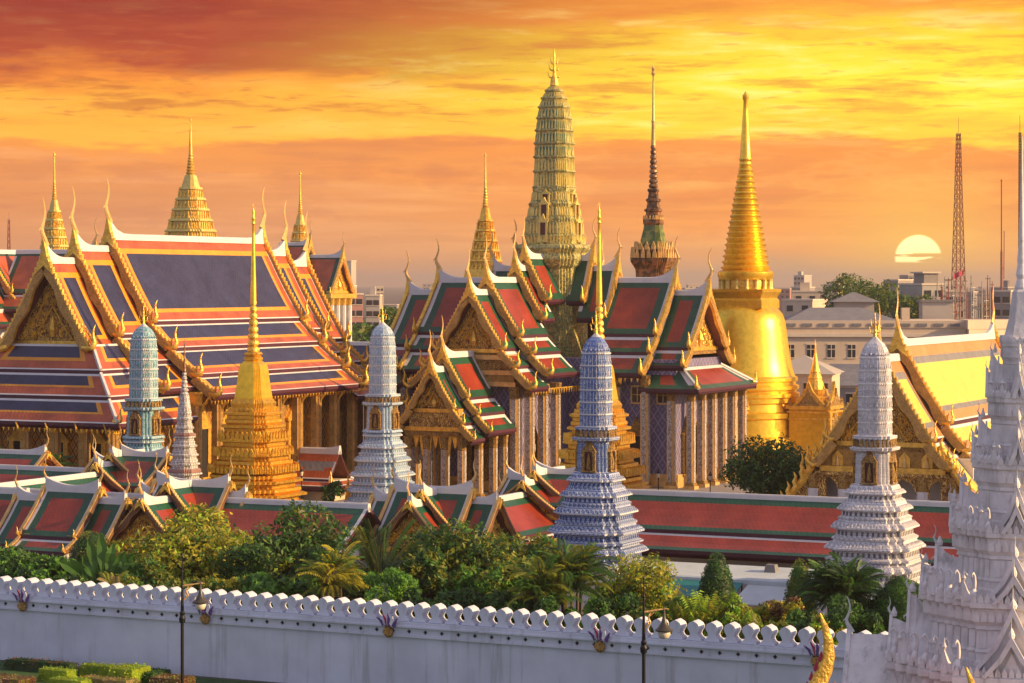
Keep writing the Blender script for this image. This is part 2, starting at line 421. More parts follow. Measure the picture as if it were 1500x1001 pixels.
mat('cream_trim', (0.64, 0.53, 0.41), 0.8, 0, var=0.1)
mat('slate_roof', (0.21, 0.20, 0.20), 0.6, 0, col2=(0.13, 0.13, 0.16), pat='rows', ps=1.5, var=0.15, bump=0.3)
mat('window_glass', (0.03, 0.03, 0.035), 0.15, 0, var=0.3, vs=0.3)
mat('concrete', (0.29, 0.25, 0.23), 0.8, 0, var=0.2, vs=0.1)
mat('pale_concrete', (0.42, 0.375, 0.33), 0.8, 0, var=0.15, vs=0.1)
mat('brick_pink', (0.40, 0.20, 0.17), 0.8, 0, var=0.15, vs=0.1)
mat('iron', (0.018, 0.018, 0.022), 0.45, 0.6, var=0.2)
mat('mast_red', (0.30, 0.08, 0.05), 0.6, 0.2, var=0.2)
mat('lamp_glass', (0.72, 0.62, 0.48), 0.25, 0, var=0.1)
mat('bronze_cap', (0.10, 0.09, 0.07), 0.4, 0.5, var=0.2)
mat('awning_white', (0.50, 0.56, 0.58), 0.6, 0, var=0.12, vs=0.5, streak=0.2)
mat('awning_teal', (0.02, 0.19, 0.19), 0.6, 0, var=0.15, vs=0.8)
mat('bark', (0.10, 0.07, 0.05), 0.9, 0, var=0.3, vs=3, bump=0.6, bs=6)
mat('lawn', (0.035, 0.085, 0.018), 0.9, 0, var=0.35, vs=0.6, bump=0.5, bs=9)
mat('earth', (0.10, 0.075, 0.05), 0.95, 0, var=0.35, vs=0.3, bump=0.4, bs=3)
mat('paving', (0.26, 0.23, 0.22), 0.85, 0, var=0.2, vs=0.4)
mat('city_ground', (0.11, 0.095, 0.08), 0.95, 0, var=0.4, vs=0.01)


def leafmat(name, col, tr=0.40):
    return mat(name, col, 0.5, 0, var=0.35, vs=0.8, trans=tr, spec=0.35)


leafmat('leaf_dark', (0.040, 0.096, 0.028)); leafmat('leaf_mid', (0.081, 0.194, 0.034)); leafmat('leaf_fresh', (0.155, 0.357, 0.046))
leafmat('leaf_olive', (0.232, 0.256, 0.031)); leafmat('leaf_yellow', (0.527, 0.465, 0.039)); leafmat('leaf_lime', (0.372, 0.589, 0.039))
leafmat('leaf_brown', (0.202, 0.101, 0.046)); leafmat('leaf_straw', (0.403, 0.310, 0.132)); leafmat('leaf_blue', (0.062, 0.132, 0.078))
leafmat('hedge_lime', (0.36, 0.46, 0.03)); leafmat('leaf_red', (0.310, 0.070, 0.078)); leafmat('blossom', (0.6, 0.55, 0.45))
for nm, c in (('skin', (0.42, 0.25, 0.17)), ('cloth_white', (0.7, 0.7, 0.72)), ('cloth_red', (0.5, 0.06, 0.08)), ('cloth_blue', (0.08, 0.14, 0.35)),
              ('cloth_dark', (0.04, 0.04, 0.05)), ('cloth_pink', (0.6, 0.25, 0.32)), ('violet', (0.11, 0.05, 0.22)), ('crimson', (0.40, 0.03, 0.07)), ('flag_white', (0.75, 0.72, 0.72))):
    mat(nm, c, 0.7, 0, var=0.15)

# ------------------------------------------------------------------ Thai roof kit
STYLES = {
    'green': dict(mats=['red_tile', 'green_tile', 'plaster', 'eave_board', 'soffit'],
                  end=[(0.50, 2), (0.95, 1)], mt=[(0.30, 2), (0.95, 1)], mb=[(0.95, 1)], lt=[(0.50, 2)], lb=[(0.80, 1)], cap='plaster'),
    'cloister': dict(mats=['red_tile', 'green_tile', 'plaster', 'eave_board', 'soffit'],
                     end=[(0.30, 2), (0.66, 1)], mt=[(0.1, 2), (0.85, 1)], mb=[(0.60, 1)], lt=[(0.36, 2)], lb=[(0.55, 1)], cap='plaster'),
    'blue': dict(mats=['blue_tile', 'yellow_tile', 'orange_tile', 'plaster', 'eave_board', 'soffit'],
                 end=[(0.20, 3), (0.95, 2), (0.50, 1)], mt=[(1.35, 2), (0.55, 1)], mb=[(0.17, 3), (1.0, 2), (0.50, 1)], lt=[(0.24, 3)],
                 lb=[(0.17, 3), (0.92, 2), (0.42, 1)], cap='plaster'),
    'amber': dict(mats=['amber_tile', 'apricot_tile', 'plaster', 'slate_roof', 'eave_board', 'soffit'],
                  end=[(0.25, 2), (0.9, 1), (0.5, 3)], mt=[(1.5, 1), (0.7, 3)], mb=[(0.2, 2), (1.1, 1), (0.6, 3)], lt=[(0.35, 2)], lb=[(0.2, 2), (0.8, 1)], cap='plaster'),
    'hall': dict(mats=['orange_tile', 'green_tile', 'plaster', 'eave_board', 'soffit'],
                 end=[(0.4, 2), (0.8, 1)], mt=[(0.8, 1)], mb=[(0.8, 1)], lt=[(0.4, 2)], lb=[(0.7, 1)], cap='plaster'),
}


def cuts(lo, hi, a, b):
    """cut positions of border rings from both ends of an interval"""
    c = [lo]; x = lo
    for wd, _ in a: x += wd; c.append(x)
    r = [hi]; x = hi
    for wd, _ in b: x -= wd; r.append(x)
    mid = 0.5 * (lo + hi)
    return sorted({round(v, 4) for v in [v for v in c if v <= mid] + [v for v in r if v >= mid]})


def ring_of(d, rs):
    x = 0
    for i, (wd, m) in enumerate(rs):
        x += wd
        if d < x: return i, m
    return 99, 0


def slab(mb, x0, x1, tier, first, st, sgn, sag=0.035, skew=(0.0, 0.0)):
    """one sloping tier on side sgn; skew widens its lower edge at the two ends (hips)"""
    y0, z0, y1, z1 = tier
    L = math.hypot(y1 - y0, z1 - z0)
    ft, fb = (st['mt'], st['mb']) if first else (st['lt'], st['lb'])
    xs = cuts(x0, x1, st['end'], st['end']); ss = cuts(0, L, ft, fb)
    n = 5 if first else 2
    ss = sorted(set(ss + [round(L * k / n, 4) for k in range(1, n)]))
    nm = len(st['mats']); fas, sof = nm - 2, nm - 1

    def P(x, s, dz=0.0):
        t = s / L; tx = (x - x0) / (x1 - x0)
        xx = x + (skew[1] * tx - skew[0] * (1 - tx)) * t
        return (xx, sgn * (y0 + (y1 - y0) * t), z0 + (z1 - z0) * t - sag * L * sin(pi * t) + dz)
    for i in range(len(xs) - 1):
        xm = 0.5 * (xs[i] + xs[i + 1])
        for j in range(len(ss) - 1):
            sm = 0.5 * (ss[j] + ss[j + 1])
            r = min(ring_of(xm - x0, st['end']), ring_of(x1 - xm, st['end']), ring_of(sm, ft), ring_of(L - sm, fb))
            q = [P(xs[i], ss[j]), P(xs[i + 1], ss[j]), P(xs[i + 1], ss[j + 1]), P(xs[i], ss[j + 1])]
            mb.face(q[::-1] if sgn > 0 else q, r[1])
    d = -0.32
    for j in range(len(ss) - 1):                               # underside and gable edges
        q = [P(x0, ss[j], d), P(x1, ss[j], d), P(x1, ss[j + 1], d), P(x0, ss[j + 1], d)]
        mb.face(q if sgn > 0 else q[::-1], sof)
        for x in (x0, x1): mb.face([P(x, ss[j]), P(x, ss[j + 1]), P(x, ss[j + 1], d), P(x, ss[j], d)], fas)
    mb.face([P(x0, L), P(x1, L), P(x1, L, d), P(x0, L, d)], fas)
    mb.face([P(x0, 0), P(x1, 0), P(x1, 0, d), P(x0, 0, d)], fas)
    mb.face([P(x0, L, d), P(x1, L, d), (P(x1, L)[0], sgn * (y1 - 0.25), z1 - 0.62), (P(x0, L)[0], sgn * (y1 - 0.25), z1 - 0.62)], fas)


def chofa_mesh(white=False):
    mb = MB()
    pth = [(-0.25, 0, -0.35), (0.05, 0, 0.15), (0.32, 0, 0.65), (0.38, 0, 1.1), (0.18, 0, 1.55), (0.02, 0, 2.05), (0.02, 0, 2.6), (0.16, 0, 3.1), (0.34, 0, 3.5)]
    mb.tube(pth, [0.30, 0.27, 0.21, 0.16, 0.12, 0.10, 0.085, 0.07, 0.025], 6, 0, 0.6)
    mb.tube([(0.36, 0, 1.05), (0.62, 0, 0.98), (0.74, 0, 0.80)], [0.11, 0.07, 0.02], 5, 0, 0.6)
    return mb.mesh("roof_finial", ['plaster' if white else 'gold_old'], True)


def tail_mesh(white=False):
    mb = MB()
    mb.tube([(0, -0.35, 0.1), (0, 0.1, -0.05), (0, 0.42, 0.05), (0, 0.55, 0.38), (0, 0.42, 0.75), (0, 0.44, 1.1), (0, 0.58, 1.4)], [0.22, 0.26, 0.24, 0.17, 0.12, 0.08, 0.02], 5, 0, 0.7)
    mb.tube([(0, 0.05, 0.1), (0, 0.12, 0.45), (0, 0.24, 0.7)], [0.14, 0.09, 0.02], 5, 0, 0.7)
    return mb.mesh("tail_finial", ['plaster' if white else 'gold'], True)


CHOFA, TAIL = chofa_mesh(), tail_mesh()


def xf(T, x, y, z):
    m = MB(T); m.p(x, y, z)
    return m.v[0]


def bargeboard(parent, T, xe, sgn_x, tiers, sc_=1.0, mats=('gilt_board', 'gold', 'plaster'), thick=0.34):
    """carved board with flame teeth along one gable edge, a mesh for each slope"""
    for sg in (1, -1):
        mb = MB(T)
        for k, (y0, z0, y1, z1) in enumerate(tiers):
            L = math.hypot(y1 - y0, z1 - z0)
            n = max(2, int(L / (0.46 * sc_)))
            uy, uz = (y1 - y0) / L, (z1 - z0) / L
            ny, nz = -uz, uy
            up, lo = [], []
            for i in range(n + 1):
                t = i / n; yy = y0 + (y1 - y0) * t
                wave = 0.13 * sin(t * pi * 5) * sc_ if k == 0 else 0.0
                zz = z0 + (z1 - z0) * t - 0.035 * L * sin(pi * t)
                a = 0.26 * sc_
                up.append((yy + ny * a, zz + nz * a))
                if i < n:                                      # a flame leaning upwards
                    q = (i + 0.25) / n; yq = y0 + (y1 - y0) * q; zq = z0 + (z1 - z0) * q - 0.035 * L * sin(pi * q)
                    up.append((yq + ny * 0.52 * sc_ - uy * 0.16, zq + nz * 0.52 * sc_ - uz * 0.16))
                lo.append((yy - ny * (0.42 * sc_ + wave), zz - nz * (0.42 * sc_ + wave)))
            fn = lambda a_, b_, w_: (w_, sg * a_, b_)
            x_a, x_b = sorted((xe - 0.04 * sgn_x, xe + thick * sgn_x))
            upl = up
            # upper toothed strip and lower plain board, the lower set a little proud
            base = [(yy - ny * 0.02, zz) for yy, zz in ((y0, z0), (y1, z1))]
            poly = upl + lo[::-1]
            A = [mb.p(*fn(p[0], p[1], x_a)) for p in poly]; B = [mb.p(*fn(p[0], p[1], x_b)) for p in poly]
            m_ = len(poly)
            # triangulate as a strip between upper points and lower points
            nu, nl = len(up), len(lo)
            for i in range(n):
                iu = 2 * i
                l0, l1 = nu + (nl - 1 - i), nu + (nl - 1 - i - 1)
                for V, fl in ((A, 1), (B, 0)):
                    t1 = [V[iu], V[iu + 1], V[iu + 2]]; q1 = [V[iu], V[iu + 2], V[l1], V[l0]]
                    mb.f += [t1[::-1] if fl else t1, q1[::-1] if fl else q1]; mb.m += [1, 0]
            for i in range(m_):
                mb.f.append([A[i], A[(i + 1) % m_], B[(i + 1) % m_], B[i]]); mb.m.append(1)
        mb.build("bargeboard", mats, parent)


def roof(parent, T, x0, x1, zr, tiers, style, free0=False, free1=True, up=1.5, chofa=1.0, tail=1.0, barge=1.0, name="roof_section", tails=True, capw=0.42, wht=False):
    """one section of a telescoped roof: part with ridge cap, bargeboards and finials as sub-parts"""
    st = STYLES[style]
    mb = MB(T)
    tl = [(a, zr + b, c, zr + d) for a, b, c, d in tiers]
    for k, t_ in enumerate(tl):
        for sg in (1, -1): slab(mb, x0, x1, t_, k == 0, st, sg)
    ro = mb.build(name, st['mats'], parent)
    # ridge cap sweeping up at its free ends
    mb = MB(T); n = 26; top, bot = [], []; capw *= 0.85
    for i in range(n + 1):
        x = x0 + (x1 - x0) * i / n; h = 0.22
        Lq = min(3.2, 0.6 * (x1 - x0))
        if free1 and x1 - x < Lq: h += up * 0.72 * (1 - (x1 - x) / Lq) ** 2.4
        if free0 and x - x0 < Lq: h += up * 0.72 * (1 - (x - x0) / Lq) ** 2.4
        top.append((x, zr + h)); bot.append((x, zr - 0.45))
    R = []
    for (x, zt), (_, zb) in zip(top, bot):
        R.append([(x, -capw, zb), (x, capw, zb), (x, capw * 0.75, zr + 0.12), (x, 0.16, zt), (x, -0.16, zt), (x, -capw * 0.75, zr + 0.12)])
    mb.rings(R, 0)
    mb.build("ridge_cap", [st['cap']], ro)
    for fr, xe, sx in ((free0, x0, -1), (free1, x1, 1)):
        if not fr: continue
        if barge:
            bargeboard(ro, T, xe, sx, tl, barge, *((('lacquer_gilt', 'gold_old', 'plaster'), 0.24) if barge < 0.6 else ()))
            pk = up * (0.95 if barge > 0.8 else -0.05); mbp = MB(T); b_ = barge
            mbp.prism([(-0.95 * b_, zr - 1.30 * b_), (0, zr - 0.55 * b_), (0.95 * b_, zr - 1.30 * b_), (0.62 * b_, zr - 0.45 * b_), (0.34 * b_, zr + 0.25 * b_), (0.14 * b_, zr + pk * 0.75), (0.05, zr + pk * 1.1),
                       (-0.05, zr + pk * 1.1), (-0.14 * b_, zr + pk * 0.75), (-0.34 * b_, zr + 0.25 * b_), (-0.62 * b_, zr - 0.45 * b_)], lambda a, b, w_: (w_, a, b), *sorted((xe - 0.10 * sx, xe + 0.40 * sx)), 0)
            mbp.build("gable_peak", ['gold'], ro)
        q = T[3] * pi / 2
        if chofa: link("roof_finial", CHOFA, ro, xf(T, xe + 0.1 * sx, 0, zr + up * 0.95), q if sx > 0 else q + pi, chofa)
        if tails:
            for k, (a, b, c, d) in enumerate(tl):
                for sg in (1, -1):
                    link("tail_finial", TAIL, ro, xf(T, xe + 0.15 * sx, sg * (c + 0.05), d), q if sg > 0 else q + pi, tail)
    return ro


def skirt(parent, T, xg, xo, yi, yo, zi, zo, xb, style, n=1, gap=0.35, name="porch_roof"):
    """hipped lean-to round a gable: front slope and two returns, in n steps"""
    st = STYLES[style]; mb = MB(T)
    for k in range(n):
        a0, a1 = k / n, (k + 1) / n
        xi_, xo_ = xg + (xo - xg) * a0, xg + (xo - xg) * a1
        yi_, yo_ = yi + (yo - yi) * a0, yi + (yo - yi) * a1
        z0 = zi + (zo - zi) * a0 - (gap if k else 0); z1 = zi + (zo - zi) * a1
        for sg in (1, -1):
            slab(mb, xb, xi_, (yi_, z0, yo_, z1), False, st, sg, 0.02, (0.0, xo_ - xi_))
        # front slope: the same slab turned a quarter
        sub = MB((0, 0, 0, 0))
        slab(sub, -yi_, yi_, (xi_, z0, xo_, z1), False, st, 1, 0.02, (yo_ - yi_, yo_ - yi_))
        base = len(mb.v)
        for (x, y, z) in sub.v: mb.p(y, x, z)
        mb.f += [[i + base for i in f[::-1]] for f in sub.f]; mb.m += sub.m
        for sg in (1, -1):                                     # white hip ridges
            mb.tube([(xi_, sg * yi_, z0 + 0.08), (xo_, sg * yo_, z1 + 0.10)], 0.20, 5, st['mats'].index('plaster'))
    ro = mb.build(name, st['mats'], parent)
    for sg in (1, -1):
        link("tail_finial", TAIL, ro, xf(T, xo - 0.2, sg * (yo - 0.3), zo + 0.15), T[3] * pi / 2 + (0 if sg > 0 else pi), 1.1)
    return ro


def pediment(parent, T, xf_, hw, zb, za, m='gold_carved', inset=0.6, frame=True, name="pediment", ledge=True):
    """triangular gilded panel with framing ribs and a central medallion"""
    mb = MB(T)
    h = za - zb
    tri = [(-hw, zb), (hw, zb), (hw * 0.45, zb + h * 0.50), (0, za), (-hw * 0.45, zb + h * 0.50)]
    fn = lambda a, b, w_: (w_, a, b)
    mb.prism(tri, fn, xf_ - inset - 0.3, xf_ - inset, 0)
    if frame:
        for k, (s_, o) in enumerate(((0.80, 0.06), (0.50, 0.12))):
            for sg in (1, -1):
                mb.tube([(xf_ - inset + o, sg * hw * s_, zb + 0.12), (xf_ - inset + o, sg * hw * s_ * 0.46, zb + h * s_ * 0.50), (xf_ - inset + o, 0, zb + h * s_)], 0.10, 4, 1)
        mb.lathe([(a, b) for a, b in circle(8)], [(0.05, 0), (0.05, 0)], 1) if False else None
        mb.tube([(xf_ - inset + 0.1, 0, zb + h * 0.06), (xf_ - inset + 0.16, 0, zb + h * 0.16), (xf_ - inset + 0.16, 0, zb + h * 0.26), (xf_ - inset + 0.1, 0, zb + h * 0.36)], [0.28, 0.42, 0.30, 0.05], 6, 1)
        r_ = random.Random(int(hw * 100))
        for i in range(int(80 * hw * h / 20)):                 # scrolls standing off the panel
            yy = r_.uniform(-0.85, 0.85) * hw; zm = zb + h * (1 - abs(yy) / hw) * r_.uniform(0.08, 0.80)
            rr_ = r_.uniform(0.14, 0.34); ph = r_.uniform(0, 6.28); dr = r_.choice((1, -1))
            mb.tube([(xf_ - inset + 0.05, yy + rr_ * (1 - 0.13 * k) * cos(ph + dr * k * 0.85), zm + rr_ * (1 - 0.13 * k) * sin(ph + dr * k * 0.85)) for k in range(7)],
                    [0.05, 0.06, 0.06, 0.055, 0.05, 0.05, 0.04], 4, 1)
    if ledge:
        mb.box(xf_ - inset - 0.25, xf_ - inset + 0.30, -hw - 0.25, hw + 0.25, zb - 0.42, zb, 1)
        mb.box(xf_ - inset - 0.25, xf_ - inset + 0.18, -hw - 0.1, hw + 0.1, zb - 0.85, zb - 0.42, 2)
    return mb.build(name, [m, 'gold', 'gold_fine'], parent)


def column_mesh(h, wd=0.42, m=('gold_old', 'column_mosaic', 'gold_fine'), nm="column"):
    mb = MB()
    mb.box(-wd - 0.22, wd + 0.22, -wd - 0.22, wd + 0.22, 0, 0.35, 0)
    mb.box(-wd - 0.12, wd + 0.12, -wd - 0.12, wd + 0.12, 0.35, 0.75, 2, 0.1, 0.1)
    pl = redent(2, 0.20)
    mb.lathe([(x * wd, y * wd) for x, y in pl], [(1, 0.75), (0.94, h - 1.4)], 0)
    for sg in (1, -1):                                          # pale mosaic faces stand a little proud
        for ax in (0, 1):
            q = [(-0.60 * wd, 0.75), (0.60 * wd, 0.75), (0.56 * wd, h - 1.4), (-0.56 * wd, h - 1.4)]
            fn = (lambda a, b, w_: (a, sg * w_, b)) if ax else (lambda a, b, w_: (sg * w_, a, b))
            mb.prism(q, fn, wd * 0.93, wd * 1.03, 1)
    pr = [(0.96, h - 1.4), (1.08, h - 1.33), (0.97, h - 1.22), (1.0, h - 1.0), (1.10, h - 0.5), (1.2, h - 0.2), (1.2, h)]
    mb.lathe([(x * wd, y * wd) for x, y in pl], pr, 2)
    return mb.mesh(nm, m)


def columns(parent, T, pts, z0, z1, wd=0.42, m=('gold_old', 'column_mosaic', 'gold_fine'), bracket=None):
    me = column_mesh(z1 - z0, wd, m)
    for x, y in pts: link("column", me, parent, xf(T, x, y, z0))
    if bracket:
        mb = MB()
        mb.tube([(0, 0, -1.9), (0.25, 0, -1.2), (0.75, 0, -0.7), (1.15, 0, -0.05)], [0.05, 0.16, 0.16, 0.07], 4, 0, 0.7)
        bm_ = mb.mesh("eave_bracket", ['gold'])
        for x, y, a in bracket:
            link("eave_bracket", bm_, parent, xf(T, x, y, z1 - 0.3), T[3] * pi / 2 + a)


def door_part(parent, T, x, y, z, wd, h, ang, m='gold_fine', nm="door", leaf='dark'):
    """gilded surround with pointed crown and a dark leaf; faces +x turned by ang"""
    mb = MB()
    mb.box(-0.05, 0.14, -wd * 0.30, wd * 0.30, 0, h * 0.66, 1)
    for sg in (1, -1): mb.box(-0.05, 0.28, sg * wd * 0.40 - wd * 0.10, sg * wd * 0.40 + wd * 0.10, 0, h * 0.66, 0)
    mb.box(-0.05, 0.36, -wd * 0.58, wd * 0.58, h * 0.66, h * 0.71, 0)
    mb.prism([(-wd * 0.5, h * 0.71), (wd * 0.5, h * 0.71), (wd * 0.22, h * 0.82), (0.05, h), (-0.05, h), (-wd * 0.22, h * 0.82)], lambda a, b, w_: (w_, a, b), -0.05, 0.26, 0)
    mb.box(-0.05, 0.45, -wd * 0.62, wd * 0.62, -0.3, 0, 0)
    return link(nm, mb.mesh(nm, [m, leaf]), parent, xf(T, x, y, z), T[3] * pi / 2 + ang)


def window_part(parent, T, x, y, z, wd, h, ang):
    mb = MB()
    mb.box(-0.05, 0.05, -wd * 0.42, wd * 0.42, 0, h, 1)
    for sg in (1, -1): mb.box(-0.05, 0.16, sg * wd * 0.46 - 0.09, sg * wd * 0.46 + 0.09, -0.1, h + 0.1, 0)
    mb.box(-0.05, 0.18, -wd * 0.5, wd * 0.5, h + 0.1, h + 0.28, 0); mb.box(-0.05, 0.18, -wd * 0.5, wd * 0.5, -0.28, -0.1, 0)
    mb.box(-0.05, 0.12, -0.05, 0.05, 0, h, 0); mb.box(-0.05, 0.12, -wd * 0.42, wd * 0.42, h * 0.5 - 0.04, h * 0.5 + 0.04, 0)
    return link("window", mb.mesh("window", ['gold_old', 'window_glass']), parent, xf(T, x, y, z), T[3] * pi / 2 + ang)


def eave_drops(parent, T, x0, x1, y, z, step=0.7):
    """row of little hanging leaves under an eave, one strip"""
    mb = MB(T); n = int((x1 - x0) / step)
    for i in range(n):
        x = x0 + (i + 0.5) * (x1 - x0) / n
        mb.prism([(x - 0.16, z), (x + 0.16, z), (x, z - 0.55)], lambda a, b, w_: (a, w_, b), y - 0.05, y + 0.05, 0)
    mb.box(x0, x1, y - 0.06, y + 0.06, z, z + 0.12, 0)
    mb.build("eave_fringe", ['gold'], parent)

# ------------------------------------------------------------------ ground
def sheet(name, pts, z, m, kind='structure'):
    mb = MB(); mb.face([(x, y, z) for x, y in pts]); o = mb.build(name, [m]); o['kind'] = kind
    return o


sheet("ground", [(-5950, -450), (5950, -450), (5950, 14900), (-5950, 14900)], 0.0, 'city_ground')
sheet("lawn", [S(a, b)[:2] for a, b in ((-190, 60), (60, 60), (60, 132.0), (-190, 132.0))], 0.006, 'lawn')
sheet("garden_soil", [S(a, b)[:2] for a, b in ((-190, 133), (60, 133), (60, 192), (-190, 192))], 0.006, 'earth')
mb = MB(); mb.box(-190, 40, 134.7, 147.5, -0.5, 2.6, 0); o = mb.build("garden_terrace", ['earth']); o.rotation_euler = (0, 0, ROT); o['kind'] = 'structure'
mb = MB(); mb.box(-230, 10, 192, 345, -0.5, 1.5, 0)
o = mb.build("temple_terrace", ['paving']); o.rotation_euler = (0, 0, ROT); o['kind'] = 'structure'

# ------------------------------------------------------------------ Prasat: the cross-shaped hall with the tall prang
ZF = 1.5
BA, BB = -123.7, 270.0
hall = thing("royal_pantheon", "cross-shaped temple hall with red and green tiered roofs and a tall greenish gilt prang", "temple", S(BA, BB))
TN = [(0, 0, 5.8, -6.4), (5.7, -6.75, 7.75, -8.45), (7.65, -8.8, 10.2, -10.8)]
TE = [(0, 0, 3.9, -6.4), (3.8, -6.75, 5.5, -8.35), (5.4, -8.7, 7.6, -10.7)]
INNER = ([(0, 0, 3.3, -6.0)], [(0, 0, 2.7, -5.2)])
for q, tr, secs in ((0, TN, ((15.2, 19.8, 24.0), (7.6, 15.6, 25.5), (4.4, 8.2, 26.9), (2.6, 5.0, 28.1))),
                    (2, TN, ((15.2, 19.8, 24.0), (7.6, 15.6, 25.5), (4.4, 8.2, 26.9), (2.6, 5.0, 28.1))),
                    (3, TE, ((18.0, 22.8, 24.1), (10.2, 18.4, 25.5), (7.0, 10.8, 26.9), (2.6, 8.3, 28.3))),
                    (1, TE, ((14.0, 20.0, 24.1), (6.0, 14.4, 25.5)))):
    T = (0, 0, 0, q)
    for k, (x0, x1, zr) in enumerate(secs):
        tt = tr[:2] if (k == 0 and q in (0, 2)) else (INNER[k - 2] if k >= 2 else tr)
        roof(hall, T, x0, x1, zr, tt, 'green', False, True, up=1.5, chofa=1.05 if k < 2 else 0.95, barge=1.0, tail=1.3)
    zg = secs[0][2]; xe = secs[0][1]
    hw = 5.2 if tr is TN else 3.6
    if q != 1:
        pediment(hall, T, xe, hw, zg - 6.5, zg - 0.9, inset=1.1)
for q in (0, 2):
    T = (0, 0, 0, q)
    skirt(hall, T, 19.0, 22.4, 6.3, 9.6, 15.25, 12.95, 15.0, 'green')
# gilded bands under the east gable
mb = MB((0, 0, 0, 3))
for k, (z0, z1, hw, m_) in enumerate(((16.4, 16.9, 4.3, 1), (15.2, 16.4, 4.6, 0), (14.7, 15.2, 4.9, 1), (13.9, 14.7, 5.1, 2), (13.4, 13.9, 5.3, 1))):
    mb.box(18.0, 21.9 + (0.15 if k % 2 == 0 else 0), -hw, hw, z0, z1, m_)
mb.build("gable_cornice", ['gold_fine', 'gold_old', 'gilt_board'], hall)
# walls of the cross
mb = MB()
mb.box(-18.8, 18.8, -7.4, 7.4, ZF, 16.2, 0)
mb.box(-5.2, 5.2, -20.2, -7.45, ZF, 15.6, 0); mb.box(-5.2, 5.2, 7.45, 18, ZF, 15.6, 0)
mb.box(-19.1, 19.1, -7.7, 7.7, ZF, 3.0, 1); mb.box(-5.5, 5.5, -20.5, -7.75, ZF, 3.0, 1)
mb.build("wall", ['lilac_tile', 'gold_old'], hall)
T = (0, 0, 0, 0)
pts = [(x, s_ * 9.0) for s_ in (-1, 1) for x in (8.4, 12.0, 15.6)] + [(-x, s_ * 9.0) for s_ in (-1, 1) for x in (8.4, 12.0, 15.6)]
columns(hall, T, pts, ZF, 14.4, 0.50)
pts = [(sx * 21.0, y) for sx in (1, -1) for y in (-8.4, -5.0, -1.7, 1.7, 5.0, 8.4)] + [(sx * 18.6, sy * 8.4) for sx in (1, -1) for sy in (-1, 1)]
columns(hall, T, pts, ZF, 12.9, 0.46)
columns(hall, T, [(sx * x, -y) for sx in (1, -1) for x, y in ((6.4, 20.6), (6.4, 17.0), (6.4, 13.6))], ZF, 13.6, 0.50)
columns(hall, T, [(5.0, -21.4), (-5.0, -21.4)], ZF, 13.4, 0.55)
for x in (10.2, 14.0, 17.2):
    for sx in (1, -1): window_part(hall, (0, 0, 0, 3), 7.4, sx * x, 11.3, 1.6, 1.6, 0)
for x in (10.2, 14.0): door_part(hall, (0, 0, 0, 3), 7.72, x, 3.0, 2.6, 6.6, 0)
door_part(hall, T, 18.85, -4.6, 3.0, 2.6, 6.6, 0); door_part(hall, T, 18.85, 0, 3.0, 3.0, 7.6, 0)
door_part(hall, T, 5.25, -17.4, 3.0, 2.4, 6.4, 0)
for sx in (1, -1): eave_drops(hall, (0, 0, 0, 3), *sorted((sx * 7.8, sx * 15.4)), 0, 0) if False else None
eave_drops(hall, T, 7.8, 15.4, -9.9, 14.2); eave_drops(hall, T, -15.4, -7.8, -9.9, 14.2)
eave_drops(hall, (0, 0, 0, 3), 8.0, 22.0, 7.3, 13.0)
# east porch
TP = [(0, 0, 2.55, -4.3), (2.5, -4.55, 3.7, -5.9), (3.6, -6.15, 5.0, -7.6)]
T = (0, 0, 0, 3)
roof(hall, T, 29.0, 32.2, 15.7, TP, 'green', up=1.2, chofa=0.9, barge=0.85, tail=0.8, name="porch_roof")
roof(hall, T, 22.3, 29.3, 17.2, [(a, b, c * 1.12, d * 1.1) if i == 0 else (a * 1.12, b * 1.1, c * 1.12, d * 1.1) for i, (a, b, c, d) in enumerate(TP)], 'green', up=1.2, chofa=0.9, barge=0.85, tail=0.8, name="porch_roof")
pediment(hall, T, 32.2, 2.6, 11.3, 14.9, inset=0.8, m='gold_carved')
mb = MB(T)
for z0, z1, hw, m_ in ((10.9, 11.3, 3.1, 1), (9.3, 10.9, 3.0, 0), (8.85, 9.3, 3.7, 1), (8.3, 8.85, 3.6, 2)):
    mb.box(30.6, 31.6 + (0.12 if m_ == 1 else 0), -hw, hw, z0, z1, m_)
for k in range(3):                                              # scalloped fringe between the porch columns
    for j in range(3):
        y = -2.4 + k * 2.4 - 0.8 + 0.8 * j
        mb.prism([(y - 0.4, 8.3), (y + 0.4, 8.3), (y + 0.06, 7.0 - (0.9 if j != 1 else 0.0)), (y - 0.06, 7.0 - (0.9 if j != 1 else 0.0))], lambda a, b, w_: (w_, a, b), 31.0, 31.2, 1)
mb.build("porch_lintel", ['gold_carved', 'gold', 'gold_fine'], hall)
columns(hall, T, [(31.3, 3.3), (31.3, -3.3), (31.0, 1.1), (31.0, -1.1), (28.4, 3.9), (28.4, -3.9), (25.8, 4.4), (25.8, -4.4), (23.2, 4.4), (23.2, -4.4)], 1.2, 8.2, 0.42)
door_part(hall, T, 20.55, 0, 3.0, 2.6, 5.4, 0)
mb = MB(T); mb.box(20.6, 32.6, -4.6, 4.6, 0.2, 1.45, 0); mb.box(32.6, 33.2, -2.5, 2.5, 0.2, 1.0, 0)
mb.build("porch_floor", ['paving'], hall)

# the prang over the crossing
PR = redent(4, 0.085)


def from_px(D, seq, k=1.15):
    """profile read off the photograph: (row, half width) pairs at distance D"""
    return [(h * D / F / k, HZ - (y - 415) * D / F) for y, h in seq]


